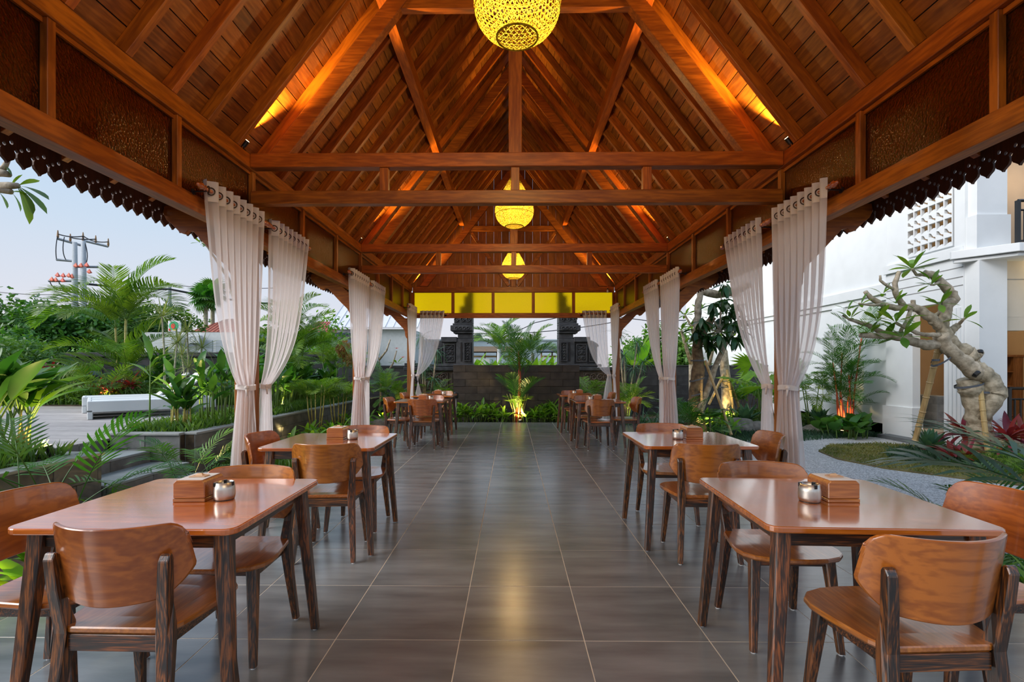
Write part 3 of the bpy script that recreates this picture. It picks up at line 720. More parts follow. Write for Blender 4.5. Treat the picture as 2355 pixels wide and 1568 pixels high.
def curtain(name_label, P0, P1, T, ztie, B, bdir, zt=2.60, nf=8, wt=.075, wb=.30, amp=.042, tdir=None, sp_=(.42, 5)):
    """P0 free top end, P1 top end at the pillar, T tie centre, B hem centre, bdir hem direction"""
    c = empty('curtain', (0, 0, 0), label=name_label, cat='curtain', group='white sheer curtains tied to the pillars')
    P0, P1, T, B = (Vector((*p, 0)) for p in (P0, P1, T, B)); bdir = Vector((*bdir, 0)).normalized()
    d = (P1-P0).normalized(); nrm = Vector((-d.y, d.x, 0)); td = Vector((*tdir, 0)) if tdir else d; tn = Vector((-td.y, td.x, 0))
    NU, NV1, NV2 = nf*8, 34, 16
    def pt(u, z):
        if z >= ztie:
            v = (zt-z)/(zt-ztie)
            s = sp_[0]*v+(1-sp_[0])*v**sp_[1]
            ph = 2*PI*nf*u
            a_ = P0.lerp(P1, u)+nrm*amp*math.sin(ph)*(1-.5*v)
            b_ = T+td*(u-.5)*wt+tn*.022*math.sin(ph*.6+1)*v
            p = a_.lerp(b_, s)
            return (p.x, p.y, z)
        v = (ztie-z)/(ztie-.035); s = 1-(1-v)**1.6
        ph = 2*PI*nf*.7*u
        a_ = T+td*(u-.5)*wt+tn*.022*math.sin(2*PI*nf*u*.6+1)
        b_ = B+bdir*(u-.5)*wb+Vector((-bdir.y, bdir.x, 0))*.035*math.sin(ph)
        p = a_.lerp(b_, s); return (p.x, p.y, z)
    zs = [zt-.095-(zt-.095-ztie)*i/NV1 for i in range(NV1+1)]+[ztie-(ztie-.035)*i/NV2 for i in range(1, NV2+1)]
    V = [pt(i/NU, z) for z in zs for i in range(NU+1)]
    F = [(j*(NU+1)+i, j*(NU+1)+i+1, (j+1)*(NU+1)+i+1, (j+1)*(NU+1)+i) for j in range(len(zs)-1) for i in range(NU)]
    me = bpy.data.meshes.new('cloth'); me.from_pydata(V, [], F); me.update(); me.shade_smooth()
    obj('cloth', me, cur, c)
    # header band
    zz = [zt+.045, zt-.02, zt-.095]
    V = [pt(i/NU, min(z, zt)) [:2]+(z,) for z in zz for i in range(NU+1)]
    F = [(j*(NU+1)+i, j*(NU+1)+i+1, (j+1)*(NU+1)+i+1, (j+1)*(NU+1)+i) for j in range(2) for i in range(NU)]
    me = bpy.data.meshes.new('header'); me.from_pydata(V, [], F); me.update(); me.shade_smooth(); obj('header_band', me, band_m, c)
    # eyelets at the zero crossings of the fold wave
    for k in range(2*nf):
        u = (k+.5)/(2*nf)+.25/(2*nf)*0
        u = (k+.5)/(2*nf)
        u = k/(2*nf)+.0001 if k else .02
        a_ = Vector(pt(u, zt)); b_ = Vector(pt(min(1, u+.004), zt)); t_ = (b_-a_).normalized()
        q = Vector((-t_.y, t_.x, 0)); n_ = 14; r = .026
        cpt = P0.lerp(P1, u)
        pts = [(cpt.x+t_.x*r*math.cos(2*PI*j/n_), cpt.y+t_.y*r*math.cos(2*PI*j/n_), zt-.028+r*math.sin(2*PI*j/n_)) for j in range(n_+1)]
        MB().tube(pts, .0045, 5, False).build('eyelet', eyelet_m, c)
    # tie band with a knot
    n_ = 18
    pts = [(T.x+(wt/2+.012 if abs(td.x) > .5 else .04)*math.cos(2*PI*j/n_), T.y+(wt/2+.012 if abs(td.y) > .5 else .04)*math.sin(2*PI*j/n_), ztie+.006*math.sin(4*PI*j/n_)) for j in range(n_+1)]
    V = []
    for p in pts: V += [(p[0], p[1], p[2]-.02), (p[0], p[1], p[2]+.02)]
    me = bpy.data.meshes.new('tie'); me.from_pydata(V, [], [(2*i, 2*i+2, 2*i+3, 2*i+1) for i in range(n_)]); me.update(); me.shade_smooth()
    obj('tie_band', me, band_m, c)
    MB().lathe([(.001, -.02), (.014, -.012), (.018, 0), (.014, .012), (.001, .02)], 10, (T.x+(-.03 if T.x > 0 else .03), T.y-.045, ztie)).tube([(T.x+(-.03 if T.x > 0 else .03), T.y-.047, ztie), (T.x+(-.04 if T.x > 0 else .04), T.y-.052, ztie-.07)], [.010, .006], 6).build('knot', band_m, c, smooth=True)
    return c

def rod(p0, p1, z, label):
    p0, p1 = Vector((*p0, z)), Vector((*p1, z)); d = (p1-p0).normalized()
    t = empty('curtain_rod', label=label, cat='curtain rod', group='turned wooden curtain rods')
    MB().tube([p0, p1], .0125, 10).build('pole', finial_m, t, smooth=True)
    for e_, s in ((p0, -1), (p1, 1)):
        pr = [(-.01, .016), (0, .021), (.008, .016), (.016, .013), (.026, .022), (.040, .026), (.052, .023), (.062, .013), (.070, .015), (.078, .012), (.084, .003)]
        MB().tube([e_+d*s*q for q, r in pr], [r for q, r in pr], 12).build('finial', finial_m, t, smooth=True)
    # brackets to the plate
    side = 0
    for f in (.03, .97):
        c = p0.lerp(p1, f)
        if abs(d.y) > .5:
            s = 1 if c.x > 0 else -1; q = Vector((AX+s*W, c.y, z-.02))
        else: q = Vector((c.x, YE, z-.02))
        MB().tube([c+Vector((0, 0, -.014)), q], .006, 6).build('bracket', blackp_m, t)
        MB().tube([q, q+(q-c).normalized()*-.006], .022, 12).build('wall_plate', blackp_m, t)
    return t

ZR = 2.575
for s in (-1, 1):
    sd = 'left' if s < 0 else 'right'
    xr = AX+s*(W-.095)
    for k, (ya, ym, yb) in ((1, (3.53, 4.40, 5.32)), (2, (6.72, 7.60, 8.52))):
        nm = ['', 'near %s pillar' % sd, 'second %s pillar' % sd][k]
        if s > 0 and k == 1: ya = 3.55
        rod((xr, ya), (xr, ym-.03), ZR, 'turned wooden rod on the camera side of the '+nm)
        rod((xr, ym+.10), (xr, yb), ZR, 'turned wooden rod on the far side of the '+nm)
        zt_ = ZR+.028
        curtain('white sheer curtain on the camera side of the '+nm, (xr, ya+.03), (xr, ym-.06), (AX+s*(W-.005), ym-.145), 1.14, (AX+s*(W+.005), ym-.16), (-s, 0), zt=zt_, wb=.27, wt=.15, tdir=(-s, 0), sp_=(.45, 5) if s < 0 else (.15, 4.5))
        curtain('white sheer curtain on the far side of the '+nm, (xr, yb-.03), (xr, ym+.13), (AX+s*(W-.03), ym+.15), 1.14, (AX+s*(W+.02), ym+.20), (0, -1), zt=zt_, wb=.34, wt=.13, sp_=(.35, 5) if s < 0 else (.5, 4))
        # rope hook on the pillar
    nm = 'far %s corner pillar' % sd
    rod((xr, 10.52), (xr, 11.36), ZR, 'turned wooden rod on the garden side of the '+nm)
    curtain('white sheer curtain on the garden side of the '+nm, (xr, 10.56), (xr, 11.32), (AX+s*(W-.04), 11.30), 1.12, (AX+s*(W-.02), 11.26), (0, 1), zt=ZR+.028, wb=.28, nf=7)
    rod((AX+s*1.52, YE-.09), (AX+s*2.12, YE-.09), ZR-.07, 'turned wooden rod on the end wall by the '+nm)
    curtain('white sheer curtain on the end wall by the '+nm, (AX+s*1.55, YE-.09), (AX+s*2.10, YE-.09), (AX+s*2.16, YE-.07), 1.12, (AX+s*2.12, YE-.07), (1, 0), zt=ZR-.042, wb=.30, nf=6)
# ------------------------------------------------------------------ grounds and garden walls
soil_m = mat('soil', (.055, .035, .020), .95, var=.5, scale=9, c2=(.11, .075, .04), bump=.5)
greens_m = mat('far_ground', (.05, .09, .02), .95, var=.4, scale=.8, c2=(.09, .12, .04))
concrete_m = mat('stone_grey', (.13, .135, .13), .75, var=.3, scale=5, c2=(.20, .205, .20), bump=.15, vr=.25)
tread_m = mat('tread_stone', (.24, .27, .27), .6, var=.12, scale=8, vr=.1)
cap_m = mat('cap_stone', (.27, .28, .27), .65, var=.15, scale=6, vr=.15)
lava_m = mat('black_lava_stone', (.022, .024, .028), .6, var=.3, scale=5, c2=(.045, .047, .052), bump=.15, vr=.5)
panelst_m = mat('panel_stone', (.028, .024, .022), .5, var=.35, scale=5, c2=(.055, .047, .042), bump=.12, vr=.5)
deck_m = wood('deck_board', (.26, .235, .22), (.42, .385, .365), 'x', .65, coat=0, vr=.25, bump=.1)
gravel_m, nt, N, L = newmat('washed_gravel')
tcn = N('ShaderNodeTexCoord'); vo = N('ShaderNodeTexVoronoi'); vo.inputs['Scale'].default_value = 75; L(tcn.outputs['Object'], vo.inputs['Vector'])
rp = ramp(N, [(0, (.20, .20, .19)), (.5, (.42, .42, .41)), (1, (.62, .62, .60))]); sx_ = N('ShaderNodeSeparateColor'); L(vo.outputs['Color'], sx_.inputs[0]); L(sx_.outputs[0], rp.inputs[0])
p = N('ShaderNodeBsdfPrincipled'); p.inputs['Roughness'].default_value = .8; L(rp.outputs[0], p.inputs['Base Color'])
b = N('ShaderNodeBump'); b.inputs['Strength'].default_value = .6; b.inputs['Distance'].default_value = .006; b.invert = True; L(vo.outputs['Distance'], b.inputs['Height']); L(b.outputs[0], p.inputs['Normal'])
o_ = N('ShaderNodeOutputMaterial'); L(p.outputs[0], o_.inputs[0])

GZ = -.10
box('ground', soil_m, -30, 30, -12, 15.6, GZ-.2, GZ, label='brown planting soil around the pavilion', cat='ground', kind='structure')
box('ground', greens_m, -120, 120, 15.6, 200, GZ-.25, GZ-.02, label='rough green ground beyond the boundary walls', cat='ground', kind='structure')

# gravel path on the right and pebble strip on the left
def slab(name, poly, z0, z1, m, label, cat='path', kind='structure'):
    return MB().prism(poly, z1-z0, 'z', z0).build(name, m, label=label, cat=cat, kind=kind)
slab('path', [(2.82, -2), (12, -2), (12, 4.2), (7.3, 7.2), (7.30, 9.9), (6.6, 10.35), (5.5, 10.25), (4.2, 9.75), (3.6, 9.3), (2.82, 8.6)], GZ-.05, GZ+.03, gravel_m, 'pale washed gravel path curving between the pavilion and the white house')
slab('path', [(-4.18, 5.2), (-2.74, 5.2), (-2.74, 6.55), (-3.2, 6.9), (-4.18, 6.5)], GZ-.05, GZ+.04, gravel_m, 'short pale pebble strip between the pavilion and the garden steps')

# steps to the deck
def st(name, m, x0, x1, y0, y1, z0, z1, parent): return box(name, m, x0, x1, y0, y1, z0, z1, parent, .006)
gs = empty('steps', label='three wide grey stone steps up to the timber deck', cat='steps', kind='structure')
for x0, x1, z in ((-4.73, -4.20, .076), (-5.27, -4.71, .226)):
    for i in range(2):
        ya = 5.22+i*.66
        st('riser', concrete_m, x1-.03, x1-.002, ya, ya+.655, GZ, z-.03, gs)
        st('tread', tread_m, x0, x1, ya, ya+.655, z-.03, z, gs)
    box('step_core', concrete_m, x0, x1-.035, 5.22, 6.53, GZ, z-.032, gs)
for i in range(3): st('riser', concrete_m, -5.30, -5.272, 5.22+i*.44, 5.22+i*.44+.436, .2, .372, gs)
# deck
dk = empty('floor', label='pale weathered timber board deck with the loungers', cat='deck', kind='structure')
y = 2.2
while y < 11.85:
    x1 = -5.275 if y < 9.0 else -5.275-(y-9.0)*.75
    o = box('deck_board', deck_m, -17, x1, y, y+.137, .345, .376, dk, .003); y += .143
box('joist', soil_m, -17, -5.31, 2.2, 11.9, GZ, .34, dk)

# stone planters
def stone_wall(name, label, p0, p1, z0, z1, rows, blk, th, m, cap=None, capm=None, kind='structure', cat='wall', stagger=True, gap=.004, over=.03):
    t = empty(name, label=label, cat=cat, kind=kind)
    a, b_ = Vector((*p0, 0)), Vector((*p1, 0)); d = b_-a; ln = d.length; d.normalize(); ang = math.atan2(d.y, d.x)
    h = (z1-z0)/rows
    cache = {}
    for r in range(rows):
        x = 0; x_next = blk*(.5 if (r % 2 and stagger) else 1)
        while x < ln-.01:
            x2 = min(ln, x_next); key = round(x2-x, 3)
            if key not in cache: cache[key] = MB().box(-key/2+gap/2, key/2-gap/2, -th/2, th/2, gap/2, h-gap/2).mesh('stone_block', .003)
            c = a+d*((x+x2)/2); off = NR.uniform(-.004, .004)
            obj('stone_block', cache[key], m, t, (c.x-d.y*off, c.y+d.x*off, z0+r*h), (0, 0, ang)); x = x2; x_next = x2+blk
    c = (a+b_)/2
    o = MB().box(-ln/2, ln/2, -th/2+.012, th/2-.012, z0, z1-.002).build('wall_core', soil_m, t, loc=(c.x, c.y, 0), rot=(0, 0, ang))
    if cap:
        MB().box(-ln/2-.01, ln/2+.01, -th/2-over, th/2+over, z1, z1+cap).build('coping', capm or m, t, .004, loc=(c.x, c.y, 0), rot=(0, 0, ang))
    return t
stone_wall('wall_left', 'grey stone planter wall in the left foreground with a thin coping', (-4.33, 1.4), (-4.33, 5.2), GZ, .40, 2, .5, .14, concrete_m, .03, cap_m)
stone_wall('wall_left', 'short end of the front grey planter beside the steps', (-5.25, 5.14), (-4.41, 5.14), GZ, .40, 2, .5, .12, concrete_m, .03, cap_m)
stone_wall('wall_left', 'long grey stone retaining wall running along the left garden bed', (-4.25, 6.62), (-4.05, 13.2), GZ, .42, 3, .52, .14, concrete_m, .03, cap_m)
stone_wall('wall_left', 'short dark stone return wall of the planter above the steps', (-5.25, 6.60), (-4.33, 6.60), GZ, .42, 3, .46, .12, concrete_m, .03, cap_m)
box('ground', soil_m, -5.25, -4.40, 1.4, 5.08, GZ, .385, label='raised soil bed of the front left planter', cat='planting bed', kind='structure')
MB().prism([(-5.26, 6.66), (-4.32, 6.66), (-4.12, 13.3), (-3.9, 15.3), (-17, 15.3), (-17, 11.9), (-7.5, 11.9), (-5.27, 9.0)], .5, 'z', GZ).build('ground', soil_m, label='raised soil bed behind the long grey retaining wall', cat='planting bed', kind='structure')
# boundary walls
stone_wall('wall_left', 'black stone boundary wall behind the left garden', (-17, 15.4), (-4.9, 15.4), GZ, 1.62, 5, .6, .2, lava_m, .13, lava_m, over=.06)
stone_wall('wall_left', 'lower black stone boundary wall left of the carved gate', (-4.9, 15.2), (-3.1, 15.2), GZ, 1.30, 5, .6, .2, lava_m, .05, lava_m)
stone_wall('wall_right', 'black stone boundary wall behind the right garden', (3.4, 15.1), (7.6, 15.1), GZ, 1.33, 5, .6, .2, lava_m, .03, lava_m)
stone_wall('wall_back', 'dark brown stone screen wall facing the end of the pavilion', (-1.50, 12.95), (1.72, 12.95), GZ, 1.36, 8, .62, .16, panelst_m, .0, panelst_m)

# carved split gate
gate_m = mat('carved_lava', (.022, .024, .028), .62, var=.3, scale=7, c2=(.06, .062, .068), bump=.15, vr=.2)
gate2_m = mat('carved_brown_stone', (.06, .046, .036), .65, var=.3, scale=7, c2=(.11, .082, .062), bump=.15, vr=.2)
def curl(mb, cx, cz, r, s, y, rr, turns=1.4, a0=0):
    pts = []
    for i in range(13):
        q = i/12; a = a0+s*2*PI*turns*q; rad_ = r*(1-.8*q); pts.append((cx+rad_*math.cos(a), y, cz+rad_*math.sin(a)))
    mb.tube(pts, [rr*(1-.3*i/12) for i in range(13)], 5)
def relief(name, parent, x0, x1, z0, z1, y, m):
    """recessed panel field with scroll carving"""
    mb = MB(); wd, ht = x1-x0, z1-z0; r = min(wd, ht)*.26; n = max(1, round(ht/(r*2.1))); k = max(1, round(wd/(r*3.6)))
    for i in range(n):
        for j in range(k):
            cx = x0+wd*(j+.5)/k; cz = z0+ht*(i+.5)/n
            curl(mb, cx-r*.85, cz, r, 1, y, r*.30, a0=PI*.2*i); curl(mb, cx+r*.85, cz, r, -1, y, r*.30, a0=PI-PI*.2*i)
            mb.add([(cx, y-.03, cz+r*.6), (cx+r*.35, y, cz), (cx, y-.03, cz-r*.6), (cx-r*.35, y, cz), (cx, y-.045, cz)], [(0, 1, 4), (1, 2, 4), (2, 3, 4), (3, 0, 4)])
    mb.build(name, m, parent, smooth=True)
    b_ = .025
    MB().box(x0-b_, x1+b_, y-.03, y+.02, z1, z1+b_).box(x0-b_, x1+b_, y-.03, y+.02, z0-b_, z0).box(x0-b_, x0, y-.03, y+.02, z0, z1).box(x1, x1+b_, y-.03, y+.02, z0, z1).build('panel_frame', m, parent)
GY = 14.5
for s in (-1, 1):
    t = empty('carved_gate', (0, 0, 0), label='%s half of the black carved stone split gate behind the screen wall' % ('left' if s < 0 else 'right'), cat='gate', group='halves of the split gate')
    C0 = .10
    def B(n, a_, b_, z0, z1, dy=0, m=None, th=.5):
        x0, x1 = (C0-b_, C0-a_) if s < 0 else (C0+a_, C0+b_)
        return box(n, m or gate_m, x0, x1, GY-dy, GY+th, z0, z1, t, .012)
    B('pillar_shaft', 1.235, 1.70, .0, 2.12)
    B('pillar_neck', 1.235, 1.66, 2.12, 2.27, -.02)
    B('capital', 1.235, 1.78, 2.27, 2.34, .04); B('capital', 1.235, 1.86, 2.34, 2.50, .08); B('capital', 1.235, 1.80, 2.50, 2.56, .05)
    B('crest', 1.235, 1.76, 2.56, 2.78, .03); B('crest', 1.235, 1.60, 2.78, 3.05, .05); B('crest', 1.235, 1.48, 3.05, 3.35, .03); B('crest', 1.235, 1.38, 3.35, 3.62, .0)
    B('wing_pier', 1.70, 2.08, .0, 2.02, -.05); B('wing_cap', 1.68, 2.14, 2.02, 2.17, .02)
    B('wing_pier', 2.08, 2.36, .0, 1.90, -.08)
    xs_ = [2.08, 2.40, 2.40, 2.33, 2.22, 2.08]; zs_ = [1.90, 1.90, 1.93, 2.0, 2.06, 2.09]
    MB().prism([(C0+s*a_, z_) for a_, z_ in zip(xs_, zs_)], .4, 'y', GY+.08).build('wing_scroll_cap', gate_m, t)
    B('base_moulding', 1.2, 2.46, 1.31, 1.39, .06); B('base_moulding', 1.2, 3.20, 1.20, 1.30, .10); B('base_wall', 1.2, 3.10, .0, 1.20, .02, gate2_m)
    B('base_step', 1.2, 3.22, .42, .58, .10, gate2_m); B('base_step', 1.2, 3.28, -.1, .30, .16, gate2_m)
    B('finial_plinth', 2.86, 3.18, 1.30, 1.42, .08)
    fx = C0+s*3.02
    MB().lathe([(.12, 0), (.13, .06), (.07, .12), (.11, .2), (.08, .27), (.09, .33), (.05, .39), (.001, .42)], 12, (fx, GY+.1, 1.42)).build('finial', gate_m, t, smooth=True)
    def RL(a_, b_, z0, z1, y_, m):
        x0, x1 = (C0-b_, C0-a_) if s < 0 else (C0+a_, C0+b_)
        relief('carved_relief', t, x0, x1, z0, z1, y_, m)
    RL(1.31, 1.46, 1.50, 2.00, GY-.005, gate_m); RL(1.77, 2.02, 1.48, 1.94, GY+.045, gate_m); RL(2.14, 2.32, 1.48, 1.84, GY+.075, gate_m)
    RL(1.50, 1.80, .70, 1.12, GY-.025, gate2_m); RL(1.96, 2.70, .70, 1.12, GY-.025, gate2_m); RL(2.82, 3.04, .70, 1.12, GY-.025, gate_m)
    B('niche', 1.52, 1.58, 1.46, 2.02, .004, blackp_m, .01)
    for i in range(4):
        cx = C0+s*(1.36+i*.11)
        MB().tube([(cx+.04*math.cos(2*PI*j/10), GY-.09, 2.42+.04*math.sin(2*PI*j/10)) for j in range(11)], .010, 5, False).build('carved_ring', gate_m, t, smooth=True)
    mb = MB()
    for i in range(3): curl(mb, C0+s*(1.36+i*.17), 2.67, .07, s, GY-.04, .016)
    mb.build('carved_relief', gate_m, t, smooth=True)

# ------------------------------------------------------------------ white house on the right
wh = mat('white_render', (.78, .80, .80), .75, var=.03, scale=3, vr=.03)
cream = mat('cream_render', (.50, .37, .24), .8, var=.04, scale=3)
groove_m = mat('groove_grey', (.25, .25, .24), .8)
cab_m = wood('cabinet_wood', (.16, .06, .02), (.33, .14, .05), 'z', .4)
hs = empty('wall_right', label='white rendered two storey house with mouldings beside the right garden', cat='house', kind='structure')
HX = 7.45
def hb(n, x0, x1, y0, y1, z0, z1, m=wh, bev=0): return box(n, m, x0, x1, y0, y1, z0, z1, hs, bev)
# side face panels (x = HX), going away from the camera
hb('side_wall', HX+.10, HX+.35, 10.15, 22, GZ, 7.5)
hb('string_course', HX+.02, HX+.10, 10.15, 22, 2.78, 2.98); hb('string_course', HX+.06, HX+.10, 10.15, 22, 2.66, 2.78)
hb('pilaster', HX+.03, HX+.10, 11.5, 11.9, GZ, 2.66); hb('pilaster_base', HX+.0, HX+.10, 11.45, 11.95, GZ, .55)
hb('corner_pier', HX, HX+.14, 9.48, 10.15, GZ, 2.42); hb('pier_base', HX-.04, HX+.16, 9.44, 10.19, GZ, .55)
hb('lintel', HX, HX+.14, 8.42, 10.15, 2.42, 3.22)
for z in (2.66, 2.80, 2.96): hb('groove', HX-.004, HX, 8.43, 10.13, z, z+.014, groove_m)
hb('ledge', HX-.05, HX+.02, 8.38, 10.17, 3.14, 3.30)
hb('pilaster', HX, HX+.14, 8.42, 8.80, GZ, 2.42)
for i in range(4): hb('flute', HX-.02, HX, 8.46+i*.08, 8.50+i*.08, .3, 2.3)
hb('upper_wall', HX+.02, HX+.35, 9.62, 10.15, 3.22, 7.5); hb('upper_wall', HX+.02, HX+.35, 8.40, 8.56, 3.22, 7.5); hb('upper_wall', HX+.02, HX+.35, 8.56, 9.62, 3.22, 3.36); hb('upper_wall', HX+.02, HX+.35, 8.56, 9.62, 5.0, 7.5)
hb('corner_pier', HX-.03, HX+.10, 8.36, 8.56, 3.22, 7.5)
# pierced block screen
bs = .163
blk_a = MB().box(0, .06, 0, bs, 0, .022).box(0, .06, 0, .022, .022, bs).prism([(.022, .022), (bs, .022), (bs*.62, .06), (.05, .075)], .05, 'x', 0).mesh('screen_block')
blk_b = MB().box(0, .06, 0, bs, 0, .022).box(0, .06, 0, .022, .022, bs).prism([(.022, .07), (.07, .085), (bs*.7, .15), (bs, bs), (.022, bs)], .05, 'x', 0).prism([(.03, .022), (bs, .022), (bs, .10), (.10, .075)], .05, 'x', 0).mesh('screen_block')
for j in range(10):
    for i in range(6):
        ox = -.015
        obj('screen_block', blk_a if j % 2 == 0 else blk_b, wh, hs, (HX+ox+.0, 8.60+i*bs+.01, 3.36+j*bs))
hb('screen_back', HX+.20, HX+.24, 8.56, 9.62, 3.36, 5.0, mat('orange_room', (.45, .25, .09), .8))
# front face (y = 8.4)
hb('front_pier', HX+.02, HX+.46, 8.16, 8.42, GZ, 3.02); hb('pier_base', HX-.0, HX+.48, 8.12, 8.42, GZ, .3)
shade_w = mat('white_render_warm_shade', (.55, .49, .40), .8, var=.03)  # white render with the warm shade under the balcony mixed into its colour
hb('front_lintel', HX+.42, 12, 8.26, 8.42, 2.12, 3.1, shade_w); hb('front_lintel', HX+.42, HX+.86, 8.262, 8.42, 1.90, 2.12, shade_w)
hb('groove', HX+.02, 12, 8.256, 8.26, 2.72, 2.735, groove_m)
MB().prism([(HX-.22, 8.40), (HX+.28, 7.78), (12, 7.78), (12, 8.45), (HX-.2, 8.45)], .13, 'z', 3.08).build('balcony_slab', wh, hs, .006)
MB().prism([(HX-.17, 8.40), (HX+.31, 7.84), (12, 7.84), (12, 8.45), (HX-.15, 8.45)], .05, 'z', 3.02).build('balcony_slab', wh, hs, .004)
hb('front_pier', HX+.02, HX+.50, 8.2, 8.42, 3.2, 7.5); hb('pier_base', HX-.02, HX+.52, 8.16, 8.42, 3.2, 3.75)
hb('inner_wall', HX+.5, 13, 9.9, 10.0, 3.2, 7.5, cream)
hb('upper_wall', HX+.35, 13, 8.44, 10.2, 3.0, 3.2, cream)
# ground floor interior
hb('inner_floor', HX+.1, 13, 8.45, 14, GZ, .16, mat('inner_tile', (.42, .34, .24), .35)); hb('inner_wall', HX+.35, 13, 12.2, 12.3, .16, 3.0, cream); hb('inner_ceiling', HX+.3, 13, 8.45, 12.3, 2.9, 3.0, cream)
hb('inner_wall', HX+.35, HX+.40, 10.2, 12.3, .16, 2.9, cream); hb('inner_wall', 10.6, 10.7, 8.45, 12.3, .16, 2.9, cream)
hb('entry_step', HX-.28, HX+.25, 8.75, 10.0, GZ, .0, mat('step_dark', (.12, .13, .135), .6)); hb('entry_step', HX-.02, HX+.4, 8.8, 9.6, .0, .13, concrete_m)
lamp('house_light', 'POINT', (HX+1.6, 9.9, 2.6), 30, (1, .80, .52), .15)
lamp('house_light', 'POINT', (HX+.75, 9.15, 2.72), 7, (1, .74, .42), .05)
lamp('balcony_light', 'POINT', (HX+1.3, 8.08, 2.90), 12, (1, .78, .45), .05)
lamp('balcony_light', 'POINT', (HX+2.2, 9.3, 4.9), 14, (1, .82, .6), .15)
t = empty('downlight', (HX+.75, 9.15, 2.875), label='small round lit downlight over the white house entrance', cat='downlight')
MB().lathe([(.001, 0), (.05, 0), (.055, .01), (.001, .012)], 20).build('lens', lens_m, t); MB().lathe([(.055, -.002), (.066, -.002), (.066, .012)], 20).build('trim_ring', wh, t)
def railing(label, p0, p1, z0, h, n, m, name='railing', mid=.78):
    t = empty(name, label=label, cat='railing')
    a, b_ = Vector(p0), Vector(p1)
    dz = b_.z-a.z if len(p0) == 3 else 0
    for q, r in ((1, .024), (mid, .016), (.06, .016)):
        MB().tube([a+Vector((0, 0, h*q)), b_+Vector((0, 0, h*q))], r, 4).build('rail', m, t)
    for e_ in (a, b_): MB().box(e_.x-.025, e_.x+.025, e_.y-.025, e_.y+.025, e_.z, e_.z+h).build('post', m, t)
    for i in range(1, n):
        c = a.lerp(b_, i/n); MB().box(c.x-.010, c.x+.010, c.y-.010, c.y+.010, c.z+h*.06, c.z+h*mid).build('baluster', m, t)
    return t
railing('black metal balcony railing on the upper floor of the white house', (HX+.33, 7.86, 3.21), (12, 7.86, 3.21), 0, .66, 42, black_m)
railing('black metal railing across the ground floor opening of the white house', (HX+.66, 8.34, .16), (10.4, 8.34, .16), 0, .80, 24, black_m)
railing('black stair railing rising inside the white house doorway', (HX+.62, 9.3, .95), (HX+1.05, 9.35, .45), 0, .62, 5, black_m)
railing('black landing railing inside the white house doorway', (HX+1.05, 9.35, .18), (HX+1.35, 9.35, .18), 0, .8, 4, black_m)
stp = empty('staircase', label='stone stair inside the white house doorway', cat='stairs')
for i in range(4): box('stair_tread', concrete_m, HX+.55, HX+.55+.9-.2*i, 9.6, 10.6, .16+.15*i, .31+.15*i, stp, .004)
t = empty('cabinet', label='brown wooden cupboard with an open shelf inside the white house', cat='cabinet')
cx0, cy0_ = 9.986, 10.6
box('side_panel', cab_m, cx0-.02, cx0+.01, cy0_, cy0_+.4, .16, 1.52, t); box('top_panel', cab_m, cx0-.05, cx0+.85, cy0_-.02, cy0_+.4, 1.52, 1.56, t)
box('door', cab_m, cx0+.42, cx0+.82, cy0_, cy0_+.4, .16, 1.52, t); box('back_panel', cab_m, cx0, cx0+.42, cy0_+.36, cy0_+.4, .16, 1.52, t)
for z in (.3, .9, 1.2): box('shelf', cab_m, cx0+.01, cx0+.42, cy0_+.01, cy0_+.36, z, z+.02, t)
t = empty('white_jar', (cx0+.22, cy0_+.15, .922), label='small white jar with a dark lid on the cupboard shelf', cat='jar')
MB().lathe([(.001, 0), (.06, 0), (.08, .05), (.07, .10), (.03, .12), (.001, .12)], 16).build('body', white_m, t, smooth=True); MB().lathe([(.04, .12), (.045, .16), (.001, .18)], 12).build('lid', blackp_m, t)

